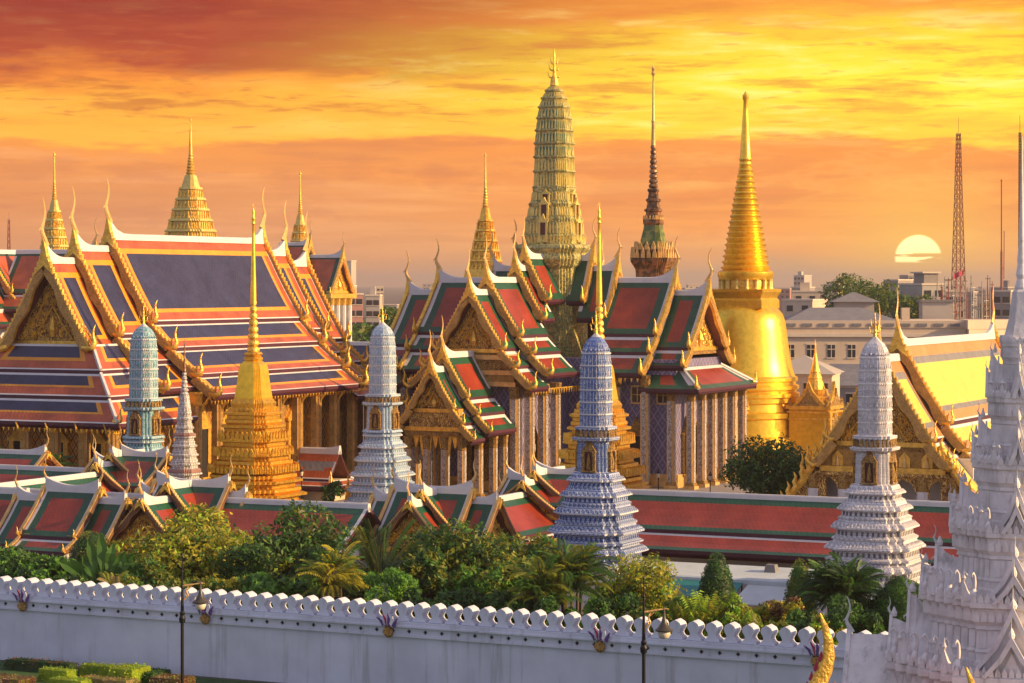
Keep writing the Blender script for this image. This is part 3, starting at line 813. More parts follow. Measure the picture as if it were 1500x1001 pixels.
def petals(mb, plan, r0, r1, z0, z1, wd, m=0, out=0.10, fill=0.86, tip=0.35, off=0.03):
    """a course of pointed leaves standing on the faces of a stepped plan"""
    n = len(plan)
    for i in range(n):
        (x0, y0), (x1, y1) = plan[i], plan[(i + 1) % n]
        L = math.hypot(x1 - x0, y1 - y0)
        k = max(1, int(round(L * r0 / wd)))
        ux, uy = (x1 - x0) / L, (y1 - y0) / L; nx, ny = uy, -ux
        for j in range(k):
            t0, t1 = (j + (1 - fill) / 2) / k, (j + 1 - (1 - fill) / 2) / k
            def P(t, f, o):
                r = r0 + (r1 - r0) * f
                return ((x0 + (x1 - x0) * t) * r + nx * o, (y0 + (y1 - y0) * t) * r + ny * o, z0 + (z1 - z0) * f)
            tm = 0.5 * (t0 + t1)
            sh = [(t0, 0), (t1, 0), (t1, 1 - tip), (tm, 1), (t0, 1 - tip)]
            A = [mb.p(*P(t, f, off - 0.05)) for t, f in sh]; B = [mb.p(*P(t, f, out)) for t, f in sh]
            mb.f.append(B); mb.m.append(m)
            for q in range(5): mb.f.append([A[q], A[(q + 1) % 5], B[(q + 1) % 5], B[q]]); mb.m.append(m)


def course(name, mats, parent, *args, **kw):
    mb = MB(); petals(mb, *args, **kw)
    return mb.build(name, mats, parent)


D0 = 297.0
pr = from_px(D0, [(540, 50), (478, 49), (470, 50), (440, 48), (436, 46), (394, 45), (390, 50), (380, 55), (372, 52), (364, 58), (360, 56), (357, 47), (350, 47), (346, 48), (343, 44), (326, 42.5), (321, 43.5), (317, 39.5), (304, 36.5),
                  (299, 38), (295, 34), (282, 31.5), (276, 32)], 1.19)
mb = MB(); mb.lathe(PR, pr, 0)
body = mb.build("prang_base", ['tower_gilt'], hall)
for y0, y1, h0, h1 in ((389, 378, 48, 53), (357, 345, 45, 47), (343, 326, 43, 42), (317, 304, 39, 37), (294, 282, 33, 32)):
    (r0, z0), (r1, z1) = from_px(D0, [(y0, h0), (y1, h1)], 1.19)
    course("prang_leaf_course", ['gold_pale'], body, PR, r0, r1, z0, z1, 0.42, 0, 0.14, 0.6)
r0, z0 = from_px(D0, [(436, 43)], 1.19)[0]; r1, z1 = from_px(D0, [(393, 41)], 1.19)[0]
course('prang_red_panel', ['tower_red'], body, PR, r0, r1, z0, z1, 1.3, 0, 0.06, 0.52, 0.02)
for y0, y1, h in ((500, 480, 45), (470, 446, 45)):
    (a, b), (c, d) = from_px(D0, [(y0, h), (y1, h)], 1.19)
    course('prang_red_panel', ['tower_red'], body, PR, a, c, b, d, 1.2, 0, 0.06, 0.6, 0.03)
mb = MB(); tow = from_px(D0, [(276, 30), (270, 29.5), (240, 29), (210, 28), (180, 25.5), (160, 22.5), (148, 19), (138, 14.5), (130, 9), (123, 3.5)], 1.19)
mb.lathe(PR, tow, 0)
tw = mb.build("prang_tower", ['tower_gilt'], body)
ys = [(275, 254), (252, 233), (231, 213), (211, 194), (192, 176), (174, 160), (158, 147), (145, 136), (134, 127)]
prs = sorted([(z, r) for r, z in tow])
for k, (y0, y1) in enumerate(ys):
    z0, z1 = HZ - (y0 - 415) * D0 / F, HZ - (y1 - 415) * D0 / F
    r0 = float(np.interp(z0, [p[0] for p in prs], [p[1] for p in prs])); r1 = float(np.interp(z1, [p[0] for p in prs], [p[1] for p in prs]))
    course("tower_leaf_course", ['gold_pale'], body, PR, r0, r1, z0 + 0.15, z1, 0.42, 0, 0.10, 0.5, 0.5)
    if 1 < k < 8: course("tower_green_course", ['tower_green'], body, PR, r0 + 0.02, r1 + 0.02, z0 + 0.1, z1 - 0.25, 2.0, 0, 0.03, 1.0, 0.05, 0.0)
    if k in (2, 3, 4, 5): course("tower_gilt_course", ['gold_pale'], body, PR, r0 + 0.03, r1 + 0.03, z0 + 0.25, z1 - 0.5, 1.2, 0, 0.13, 0.22, 0.6)
    mb = MB(); mb.lathe(PR, [(r0 + 0.05, z0 - 0.16), (r0 + 0.20, z0), (r0 + 0.16, z0 + 0.14), (r0 + 0.02, z0 + 0.2)], 0)
    mb.build("tower_ledge", ['tower_gilt'], body)
mb = MB()                                                       # trident on the top
zt = HZ - (123 - 415) * D0 / F
mb.lathe(circle(8), [(0.55, zt - 0.2), (0.45, zt + 0.5), (0.2, zt + 1.1), (0.12, zt + 3.0), (0.14, zt + 3.2), (0.06, zt + 4.0), (0.02, zt + 4.2)], 0)
for a in range(4):
    for h_, o_ in ((0.6, 0.85), (1.5, 0.7), (2.3, 0.5)):
        c_, s_ = cos(a * pi / 2 + 0.3), sin(a * pi / 2 + 0.3)
        mb.tube([(0, 0, zt + h_), (c_ * o_ * 0.7, s_ * o_ * 0.7, zt + h_ + 0.2), (c_ * o_, s_ * o_, zt + h_ + 0.9)], [0.09, 0.08, 0.02], 4, 0)
mb.build("prang_trident", ['gold'], body)
for q in range(4):                                              # niches and small dormers up the four faces
    for y0, hh, r_ in ((352, 26, 46), (322, 22, 42), (299, 14, 36)):
        r, z = from_px(D0, [(y0, r_)], 1.19)[0]
        door_part(body, (0, 0, 0, q), r - 0.12, 0, z, 1.15, hh * D0 / F * 1.45, 0, 'gold_pale', "niche", 'lacquer')
    r, z = from_px(D0, [(384, 47)], 1.19)[0]
    mb = MB((0, 0, 0, q))
    mb.prism([(-2.0, z - 0.4), (2.0, z - 0.4), (0.9, z + 1.1), (0, z + 2.6), (-0.9, z + 1.1)], lambda a, b, w_: (w_, a, b), r - 1.2, r + 0.3, 0)
    mb.build("prang_gablet", ['tower_gilt'], body)

# ------------------------------------------------------------------ the ordination hall (blue roof)
UA, UB = -148.45, 212.74
ubo = thing("ordination_hall", "huge temple hall with blue, orange and yellow banded tiered roof and gilded gable", "temple", S(UA, UB))
TU = [(0, 0, 5.1, -8.9), (5.0, -9.25, 7.55, -11.6), (7.45, -11.95, 10.6, -14.3), (10.5, -14.65, 12.9, -16.35)]
T = (0, 0, 0, 3)                                                # roof x runs towards the viewer, the main roof spans -30.4..0
roof(ubo, T, -30.4, 0.0, 29.95, TU, 'blue', True, True, up=1.9, chofa=1.25, tail=1.6, barge=1.15)
roof(ubo, T, -0.5, 6.0, 28.7, TU[:3], 'blue', False, True, up=1.9, chofa=1.25, tail=1.6, barge=1.15)
roof(ubo, T, 5.6, 11.0, 27.4, TU[:1], 'blue', False, True, up=1.9, chofa=1.25, tail=1.7, barge=1.2)
roof(ubo, T, -35.3, -30.0, 28.6, TU, 'blue', True, False, up=1.9, chofa=1.25, tail=1.6, barge=1.15)
roof(ubo, T, -40.2, -34.9, 27.4, TU, 'blue', True, False, up=1.9, chofa=1.25, tail=1.6, barge=1.15)
skirt(ubo, T, 10.6, 15.2, 5.4, 11.6, 18.9, 11.4, 1.0, 'blue', 3, 0.35)
pediment(ubo, T, 11.0, 4.9, 19.2, 26.2, inset=1.3)
mb = MB()
mb.box(-8.8, 8.8, -8.8, 38.5, 1.2, 14.6, 0); mb.box(-13.2, 13.2, -16.4, 41, 1.2, 3.0, 1); mb.box(-9.1, 9.1, -9.1, 38.8, 3.0, 4.6, 2)
mb.build("wall", ['ubosot_wall', 'paving', 'gold_old'], ubo)
ys_ = [-14.6 + 0.0 * k for k in range(1)] + [-0.8 + 4.05 * k for k in range(10)]
uc = ('gold_old', 'gilt_board', 'gold')
columns(ubo, (0, 0, 0, 0), [(sx * 11.2, y) for sx in (1, -1) for y in ys_ if y > -2], 3.0, 13.9, 0.52, uc,
        [(sx * 11.7, y, 0 if sx > 0 else pi) for sx in (1, -1) for y in ys_ if y > -2])
columns(ubo, (0, 0, 0, 0), [(x, -14.2) for x in (-10.4, -7.0, -3.5, 0, 3.5, 7.0, 10.4)] + [(sx * 10.4, y) for sx in (1, -1) for y in (-10.6, -7.0, -3.6)], 3.0, 11.7, 0.50, uc,
        [(x, -14.7, -pi / 2) for x in (-10.4, -7.0, -3.5, 0, 3.5, 7.0, 10.4)])
eave_drops(ubo, (0, 0, 0, 1), -0.3, 30.2, -12.55, 13.15, 0.62)
eave_drops(ubo, (0, 0, 0, 0), -11.2, 11.2, -14.9, 10.9, 0.62); eave_drops(ubo, (0, 0, 0, 1), -14.5, -1.0, -11.2, 10.9, 0.62)
for k in range(7):
    door_part(ubo, (0, 0, 0, 0), 8.82, 4.0 + 4.6 * k, 4.8, 2.6, 7.6, 0, 'gold', "window")
    if k < 3: door_part(ubo, (0, 0, 0, 0), -4.6 + 4.6 * k, -8.85, 4.6, 2.6, 6.6, -pi / 2, 'gold', "door")

# ------------------------------------------------------------------ cloister gallery with its gates
TG = [(0, 0, 4.0, -2.55), (3.9, -2.8, 6.2, -3.9)]
TGj = [(0, 0, 3.5, -2.6), (3.4, -2.85, 5.0, -3.7)]
TGs = [(0, 0, 3.4, -3.5), (3.3, -3.75, 4.8, -4.5)]


def gallery(name, label, cat, a, b, q, secs, group=None, wall=True, depth=3.8, z=0, pcol=(), prof=TG, gable=True):
    """run of cloister: q = quarter turn of its ridge; secs = (x0, x1, ridge, free0, free1, tiers)"""
    g = thing(name, label, cat, S(a, b), ROT, group)
    T = (0, 0, 0, q)
    for x0, x1, zr, f0, f1, nt in secs:
        pf = prof[:nt]
        roof(g, T, x0, x1, zr, pf, 'cloister', f0, f1, up=0.85, chofa=0.48, tail=0.5, barge=0.5, capw=0.34, tails=nt < 3)
        for fr, xe, sx in ((f0, x0, -1), (f1, x1, 1)):
            if fr and gable:
                T2 = T if sx > 0 else (0, 0, 0, q + 2)
                hw = pf[0][2] * 0.90; zb = zr + pf[0][3] + 0.1
                pediment(g, T2, xe * sx, hw, zb, zr - 0.55, 'gold_carved', 0.55, True)
    if wall:
        x0 = min(s_[0] for s_ in secs) + 0.8; x1 = max(s_[1] for s_ in secs) - 0.8
        zr = min(s_[2] for s_ in secs)
        mb = MB(T); mb.box(x0, x1, -depth, depth, 0, zr + pf[0][3] - 0.55, 0); mb.box(x0 - 0.2, x1 + 0.2, -depth - 0.25, depth + 0.25, 0, 0.9, 0)
        mb.build("wall", ['plaster'], g)
    if pcol: columns(g, T, [p[:2] for p in pcol], 0.0, pcol[0][2], 0.36, ('plaster', 'plaster', 'plaster'))
    return g


GG = "runs of the temple cloister"
gallery("cloister_gallery", "long straight cloister roof, red bordered with dark green, behind the white prang on the right", "gallery", -62, 187.5, 0,
        [(-22.6, 46, 7.75, False, False, 2)])
gallery("cloister_gallery", "cloister roof turning back from the wall, its lit pink-red slope beside the blue prang", "gallery", -86.7, 178, 1,
        [(-5.5, 6.5, 7.6, False, False, 2), (5.0, 8.2, 8.5, True, False, 2), (7.2, 13.0, 9.2, True, False, 2)], prof=TGj)
gallery("cloister_gallery", "short raised cloister section with white ridge left of the blue prang", "gallery", -84.6, 187.6, 0,
        [(-5.6, -2.6, 8.6, True, False, 1), (-3.0, 1.5, 9.2, True, True, 1)], wall=False)
gallery("cloister_gallery", "red cloister roof running behind the leafy dark tree left of the small gabled gate", "gallery", -106, 166.5, 0,
        [(-23.5, 14.0, 7.75, False, False, 2)])
gallery("cloister_gallery", "slanting cloister roof at the left running back toward the blue-roofed hall", "gallery", -129.5, 177, 1,
        [(-9.0, 8.0, 7.8, False, False, 2), (6.6, 9.6, 8.6, True, False, 2), (8.8, 14.0, 9.4, True, False, 2)], prof=TGj)
gallery("cloister_gallery", "cloister roof at the far left edge below the dark front columns", "gallery", -152, 187.5, 0,
        [(-26, 19.5, 7.75, False, False, 2)])
gallery("cloister_gallery", "raised cloister corner roof touching the foot of the pale teal prang", "gallery", -127.5, 187.6, 0,
        [(-5.0, -1.6, 8.7, True, False, 1), (-2.0, 3.0, 9.4, True, True, 1)], wall=False)
gallery("garden_gallery", "small roof end with gilded gable at the left edge under the hall columns", "gallery", -146.5, 191, 0,
        [(-8, 6.0, 8.9, False, True, 1)], wall=False)
# corner pavilion between the two front runs
pav = gallery("corner_pavilion", "small cross-gabled cloister gate with gold gable in front of the gilded porch", "pavilion", -88.5, 170.9, 0,
              [(-3.6, 3.2, 8.9, True, True, 1), (-5.4, -3.2, 8.1, True, False, 1), (2.8, 5.4, 8.2, False, True, 1)], depth=2.9, prof=TGs)
for x0, x1, zr in ((-1.0, 2.4, 8.8), (1.6, 4.4, 8.1)):
    roof(pav, (0, 0, 0, 3), x0, x1, zr, TGs[:2], 'cloister', False, True, up=0.85, chofa=0.5, tail=0.5, barge=0.5, capw=0.34)
pediment(pav, (0, 0, 0, 3), 4.4, 3.0, 4.7, 7.6, 'gold_carved', 0.5)
# east gate
gate = gallery("east_gate", "cloister gate with two stepped gilded gables facing the wall, beside the yellow-green tree", "pavilion", -108.6, 167.0, 0,
               [(-3.2, 3.6, 9.0, True, True, 1), (-4.9, -2.8, 8.2, True, False, 1), (3.2, 5.2, 8.2, False, True, 1)], depth=2.9, prof=TGs)
for x0, x1, zr in ((-1.0, 3.4, 9.0), (2.8, 7.0, 8.0)):
    roof(gate, (0, 0, 0, 3), x0, x1, zr, TGs[:2], 'cloister', False, True, up=0.85, chofa=0.55, tail=0.5, barge=0.52, capw=0.34)
pediment(gate, (0, 0, 0, 3), 7.0, 3.0, 4.6, 7.5, 'gold_carved', 0.5)
skirt(gate, (0, 0, 0, 3), 6.4, 8.6, 3.2, 5.0, 4.4, 3.1, 4.0, 'cloister')
columns(gate, (0, 0, 0, 3), [(7.8, y) for y in (-4, -1.4, 1.4, 4)], 0, 3.3, 0.32, ('plaster', 'plaster', 'plaster'))
# side wing in front of the run, left of the gate
wing = gallery("side_pavilion", "porch roof with three stepped red panels on white columns at the left of the garden", "pavilion", -115.9, 161.2, 0,
               [(-2.6, 2.5, 8.7, True, True, 2), (-5.4, -2.3, 7.9, True, False, 2), (2.2, 5.0, 7.9, False, True, 2)], depth=2.2, prof=TGs,
               pcol=[(x, -4.2, 4.0) for x in (-5.0, -2.2, 2.2, 4.6)])
gallery("side_pavilion", "large red roof panel at the left edge left of the three stepped panels", "pavilion", -126.5, 162.5, 0,
        [(-7.0, 5.2, 8.2, True, False, 2)], depth=3.0, prof=[(0, 0, 3.9, -3.9), (3.8, -4.2, 5.6, -5.1)])

# ------------------------------------------------------------------ porcelain prangs
def crown_finial(parent, z, s=1.0, m='gold'):
    mb = MB()
    mb.lathe(circle(6), [(0.16 * s, z - 0.1), (0.12 * s, z + 0.3 * s), (0.05 * s, z + 1.4 * s), (0.01, z + 1.8 * s)], 0)
    for a in range(4):
        for h_, o_ in ((0.25, 0.42), (0.7, 0.30)):
            c_, s_ = cos(a * pi / 2 + 0.4), sin(a * pi / 2 + 0.4)
            mb.tube([(0, 0, z + h_ * s), (c_ * o_ * s * 0.8, s_ * o_ * s * 0.8, z + (h_ + 0.12) * s), (c_ * o_ * s, s_ * o_ * s, z + (h_ + 0.6) * s)], [0.06 * s, 0.05 * s, 0.015], 4, 0)
    mb.build("finial", [m], parent)


def prang(label, loc, D, x_half, body_m, petal_m, trim='plaster', plinth=True, kb=1.0, slot_shade='slot_shade_grey'):
    """bullet tower on a niche storey on moulded octagonal terraces; x_half scales widths"""
    p = thing("porcelain_prang", label, "prang", loc, ROT, "porcelain prangs in a row")
    R8 = redent(2, 0.17)
    k = x_half
    # terraces: (radius, z) from the ground up, sharp mouldings
    st = [(4.05, 0), (4.05, 2.6), (3.75, 2.75), (3.75, 3.5)] if plinth else [(3.7, 1.2), (3.7, 3.4)]
    TR = ((3.36, 3.5, 1.45), (3.10, 5.05, 1.40), (2.70, 6.55, 1.35), (2.32, 8.0, 1.12), (1.88, 9.25, 0.95))
    for r, z, h in TR:
        st += [(r, z), (r * 1.01, z + h * 0.10), (r * 0.96, z + h * 0.16), (r * 0.90, z + h * 0.22), (r * 0.885, z + h * 0.48), (r * 0.95, z + h * 0.53), (r * 1.03, z + h * 0.62), (r * 1.03, z + h * 0.68), (r * 0.95, z + h * 0.80), (r * 0.86, z + h * 0.93), (r * 0.83, z + h * 1.10)]
    st = [(r * k * kb, z) for r, z in st]
    mats = [1 if z < 3.45 and plinth else 0 for r, z in st[:-1]]
    mb = MB(); mb.lathe(R8, st, 0, mats)
    base = mb.build("terrace_base", [body_m, 'shrine_plaster' if plinth else body_m], p)
    kk = k * kb
    for r, z, h in TR:
        course("leaf_moulding", [body_m], base, R8, r * kk * 1.02, r * kk * 0.90, z + h * 0.68, z + h * 0.95, 0.26, 0, 0.05, 0.7, 0.5)
        course("slot_shade_band", [slot_shade], base, R8, r * kk * 0.90, r * kk * 0.885, z + h * 0.24, z + h * 0.46, 0.40, 0, 0.03, 0.42, 0.0)  # thin dark plates painted as shaded openings; the band itself is solid
        course("white_lip", [trim], base, R8, r * kk * 1.01, r * kk * 1.01, z + h * 0.60, z + h * 0.67, 3.0, 0, 0.06, 1.0, 0.0)
    zb = 10.40
    rb = 1.24 * k
    mb = MB(); mb.lathe(R8, [(rb * 1.28, zb - 0.2), (rb * 1.22, zb), (rb, zb + 0.15), (rb * 0.95, zb + 2.35), (rb * 1.25, zb + 2.55), (rb * 1.28, zb + 2.75), (rb * 1.1, zb + 2.8)], 0)
    petals(mb, R8, rb, rb * 0.96, zb + 0.15, zb + 2.3, 0.30, 1, 0.03, 0.5, 0.0)
    nb = mb.build("niche_storey", [body_m, petal_m], p)
    for q in range(4):
        mbq = MB()
        w_, h_ = 1.05 * k, 2.3
        for sg in (1, -1): mbq.box(-0.1, 0.28, sg * w_ * 0.42 - 0.12, sg * w_ * 0.42 + 0.12, 0, h_ * 0.62, 0)
        mbq.box(-0.1, 0.10, -w_ * 0.32, w_ * 0.32, 0, h_ * 0.64, 1)
        mbq.tube([(0.14, 0, 0.1), (0.18, 0, 0.6), (0.16, 0, 1.0), (0.14, 0, 1.3)], [0.20, 0.16, 0.10, 0.03], 6, 0)
        mbq.prism([(-w_ * 0.6, h_ * 0.62), (w_ * 0.6, h_ * 0.62), (w_ * 0.3, h_ * 0.82), (0, h_ * 1.08), (-w_ * 0.3, h_ * 0.82)], lambda a, b, ww: (ww, a, b), -0.1, 0.26, 0)
        mbq.box(-0.1, 0.34, -w_ * 0.6, w_ * 0.6, -0.12, 0.0, 0)
        link("niche", mbq.mesh("niche", ['gold_fine', 'lacquer']), nb, xf((0, 0, 0, q), rb * 0.97, 0, zb + 0.25), q * pi / 2)
    zc = zb + 2.8
    mb = MB(); petals(mb, R8, rb * 1.04, rb * 1.0, zc, zc + 0.62, 0.42, 0, 0.16, 0.62, 0.4, 0.1)   # little guardians holding the tower
    mb.lathe(R8, [(rb * 1.0, zc - 0.1), (rb * 1.0, zc + 0.5), (rb * 1.12, zc + 0.55), (rb * 1.12, zc + 0.78), (rb, zc + 0.8)], 1)
    mb.build("guardian_band", ['gold_fine', body_m], p)
    zt = zc + 0.75
    PT = redent(3, 0.12)
    H = 21.0 - zt
    prof = [(1.07, 0), (1.07, 0.25), (1.05, 0.5), (1.01, 0.68), (0.94, 0.80), (0.80, 0.885), (0.58, 0.945), (0.32, 0.98), (0.06, 1.0)]
    prof = [(r * k, zt + t * H) for r, t in prof]
    mb = MB(); mb.lathe(PT, prof, 0)
    tw_ = mb.build("tower", [petal_m], p)
    n = 7
    for i in range(n):
        t0, t1 = i / n * 0.93, (i + 0.94) / n * 0.93
        ra = float(np.interp(zt + t0 * H, [q[1] for q in prof], [q[0] for q in prof])); rb_ = float(np.interp(zt + t1 * H, [q[1] for q in prof], [q[0] for q in prof]))
        za_, zb_ = zt + t0 * H, zt + t1 * H
        mb = MB(); mb.lathe(PT, [(ra + 0.01, za_ - 0.04), (ra + 0.06, za_), (ra + 0.05, za_ + 0.06), (ra, za_ + 0.09)], 0)
        # arched ribs: outline bars left and right of each leaf
        petals(mb, PT, ra, rb_, za_ + 0.06, zb_, 0.30, 0, 0.04, 0.20, 0.25, 0.01)
        petals(mb, PT, ra + 0.015, rb_ + 0.015, za_ + 0.25, zb_ - 0.25, 0.48, 1, 0.05, 0.3, 0.4, 0.01)
        mb.build("tower_rib_course", [trim, body_m], tw_)
        course("tower_slot_shade", [slot_shade], tw_, PT, ra, rb_, za_ + 0.22, za_ + (zb_ - za_) * 0.72, 0.30, 0, 0.02, 0.34, 0.3, 0.01)  # dark plates imitate the shadow of recesses between the ribs
    mb = MB(); mb.lathe(PT, [(0.42 * k, zt + H * 0.955), (0.40 * k, zt + H * 0.965), (0.05, zt + H * 1.03)], 1)
    mb.build("tower_cap", [trim, 'plaster'], tw_)
    crown_finial(p, zt + H * 1.01, 1.0)
    return p


prang("white porcelain prang on a stepped plinth before the long red cloister roof", S(-53.2, 171.9), 178, 1.0, 'white_mosaic', 'white_petal', 'shrine_plaster', True, 1.0, 'slot_shade_grey')
prang("cobalt blue and white porcelain prang between the trees and the golden chedi", S(-76.0, 173.6), 190, 1.0, 'blue_mosaic', 'blue_petal', 'plaster', True, 1.0, 'slot_shade_blue')
prang("pale sky blue porcelain prang with sunlit right edge, between the two big halls", S(-117.3, 215.0), 244, 1.08, 'sky_mosaic', 'sky_petal', 'plaster', False, 0.80, 'slot_shade_sky')
prang("teal and white porcelain prang at the left in front of the blue-roofed hall", S(-133.3, 196.7), 235, 1.08, 'teal_mosaic', 'teal_petal', 'plaster', False, 0.78, 'slot_shade_teal')

# ------------------------------------------------------------------ chedis
def spire(name, label, cat, loc, D, parts, k=1.18, rot=ROT, group=None, finial=0.6, finial_m='gold'):
    """lathe tower in parts: (part name, material, plan, [(row, half width)], smooth)"""
    t_ = thing(name, label, cat, loc, rot, group)
    zt = 0
    for nm, m_, plan, seq, smooth in parts:
        mb = MB(); kk = k if plan is not None else 1.0
        pr_ = from_px(D, seq, kk)
        mb.lathe(plan if plan is not None else circle(40), pr_, 0)
        mb.build(nm, [m_], t_, smooth); zt = max(zt, pr_[-1][1])
    if finial: crown_finial(t_, zt - 0.05, finial, finial_m)
    return t_


def steps(y0, y1, h0, h1, n, a=1.04, b=0.93):
    """n moulded steps between two rows: plinth, waist, lip"""
    out = []
    for i in range(n):
        ya, yb = y0 + (y1 - y0) * i / n, y0 + (y1 - y0) * (i + 1) / n
        h = h0 + (h1 - h0) * i / max(1, n - 1)
        d = yb - ya
        out += [(ya, h), (ya + d * 0.22, h * 0.99), (ya + d * 0.30, h * b), (ya + d * 0.55, h * b), (ya + d * 0.64, h * a), (ya + d * 0.82, h * a), (ya + d * 0.90, h * b)]
    return out


def beads(y0, y1, h0, h1, n, gap=0.62):
    out = []
    for i in range(n):
        ya, yb = y0 + (y1 - y0) * i / n, y0 + (y1 - y0) * (i + 1) / n
        h = h0 + (h1 - h0) * i / max(1, n - 1); d = yb - ya
        out += [(ya, h * gap), (ya + d * 0.15, h * 0.92), (ya + d * 0.5, h), (ya + d * 0.78, h * 0.86), (ya + d * 0.97, h * gap)]
    return out


R3, R4 = redent(3, 0.12), redent(4, 0.09)


def golden_chedi(label, loc, D):
    dy = lambda s: [(y, h) for y, h in s]
    p = spire("golden_chedi", label, "chedi", loc, D, [
        ("terrace_base", 'gold_chedi', R4, [(760, 80), (740, 79)] + steps(738, 618, 77, 46, 6, 1.03, 0.87) + steps(618, 600, 42, 38, 1) + [(601, 35)], False),
        ("lotus_band", 'gold_chedi', R4, [(604, 35), (600, 37), (596, 33), (590, 34), (584, 29)], False),
        ("bell", 'gold_smooth', R4, [(586, 28), (582, 28), (562, 24.5), (542, 22), (534, 20), (528, 12)], False),
        ("harmika", 'gold_chedi', R4, [(530, 11), (527, 14), (524, 14), (522, 11), (519, 14), (516, 12)], False),
        ("bead_spire", 'gold', None, beads(517, 438, 9.5, 5, 8), True),
        ("needle", 'gold_smooth', None, [(441, 4.6), (420, 4.2), (380, 3.0), (345, 2.3), (330, 1.8), (328, 3.0), (325, 2.0), (321, 3.2), (317, 1.4), (312, 2.2), (306, 0.6)], True)],
        1.2, ROT, "pair of golden chedis", 0.35)
    for y0, y1, h in ((604, 596, 36), (642, 630, 52), (666, 654, 59), (690, 678, 67)):
        (r0, z0), (r1, z1) = from_px(D, [(y0, h), (y1, h)], 1.2)
        course("leaf_moulding", ['gold_chedi'], p, R4, r0, r1, z0, z1, 0.5, 0, 0.12, 0.7, 0.45)
    return p


golden_chedi("golden stepped chedi with needle spire rising before the blue-roofed hall", S(-127.5, 207.2), 242)
golden_chedi("golden stepped chedi half hidden behind the blue and white porcelain prang", S(-99.9, 229.0), 254)

spire("mosaic_chedi", "small grey mottled mosaic chedi with thin spire beside the teal prang", "chedi", S(-122.0, 186.5), 221, [
    ("terrace_base", 'motley_mosaic', R4, [(800, 38), (765, 37)] + steps(762, 690, 33, 25, 5, 1.05, 0.86), False),
    ("red_band_course", 'red_band', R4, [(693, 23), (691, 24.6), (688, 24.4), (686, 23)], False),
    ("body", 'motley_mosaic', R4, steps(689, 610, 22, 11.5, 6, 1.05, 0.9) + [(609, 10)], False),
    ("red_trim_course", 'red_band', R4, [(640, 15.2), (638, 17.4), (636, 17.2), (634, 14)], False),
    ("bell", 'motley_mosaic', R4, [(611, 9.5), (606, 10.5), (590, 8.2), (580, 7), (578, 5)], False),
    ("bead_spire", 'motley_mosaic', None, beads(580, 545, 6.5, 3.2, 6), True),
    ("needle", 'bronze', None, [(546, 2.4), (525, 1.6), (505, 0.8), (497, 0.2)], True)], 1.2, ROT, None, 0)

# the great golden chedi
D = 330
gch = spire("great_golden_chedi", "great smooth golden bell-shaped chedi with ringed spire, lit by the low sun", "chedi", S(-114.3, 311.15), D, [
    ("base_tiers", 'gold_smooth', None, [(720, 88), (664, 86), (662, 82), (648, 81), (646, 84), (638, 84), (636, 78), (612, 77), (610, 80), (603, 80), (601, 75), (590, 74), (588, 77), (582, 77)], True),
    ("ring_moulding", 'gold_smooth', None, [(584, 75), (580, 79), (575, 79), (573, 74), (571, 74), (569, 78), (564, 78), (562, 73), (559, 73), (557, 76), (552, 76), (550, 72), (547, 70)], True),
    ("bell", 'gold_smooth', None, [(550, 72), (540, 68.5), (525, 65.5), (505, 62.5), (485, 60), (470, 57.5), (460, 54), (453, 48), (448, 40), (446, 30)], True),
    ("drum", 'gold', None, [(426, 34), (422, 35), (409, 35), (406, 33)], True),
    ("ringed_spire", 'gold_smooth', None, [(410, 38), (405, 41), (399, 41), (396, 36)] + beads(396, 237, 37, 9.5, 19, 0.88), True),
    ("needle", 'gold_smooth', None, [(238, 7.5), (234, 9.5), (231, 8.2), (200, 6.3), (165, 4.0), (148, 2.9), (145, 4.4), (140, 4.6), (137, 2.0), (134, 0.5)], True)], 1.0, ROT, None, 0)
sq = [(1, -1), (1, 1), (-1, 1), (-1, -1)]
mb = MB(); mb.lathe(sq, from_px(D, [(452, 47), (440, 47), (437, 44), (433, 46), (428, 49.5), (424, 50), (423, 42)], 1.22), 0)
mb.build("harmika", ['gold_smooth'], gch)
mb = MB(); cme = MB(); cme.lathe(circle(8), [(0.30, 0), (0.24, 0.2), (0.24, 1.0), (0.32, 1.25)], 0)
cme = cme.mesh("colonnette", ['gold_pale'])
for i in range(16):
    r = 37 * D / F
    link("colonnette", cme, gch, (r * cos(i * pi / 8), r * sin(i * pi / 8), HZ - (423 - 415) * D / F))
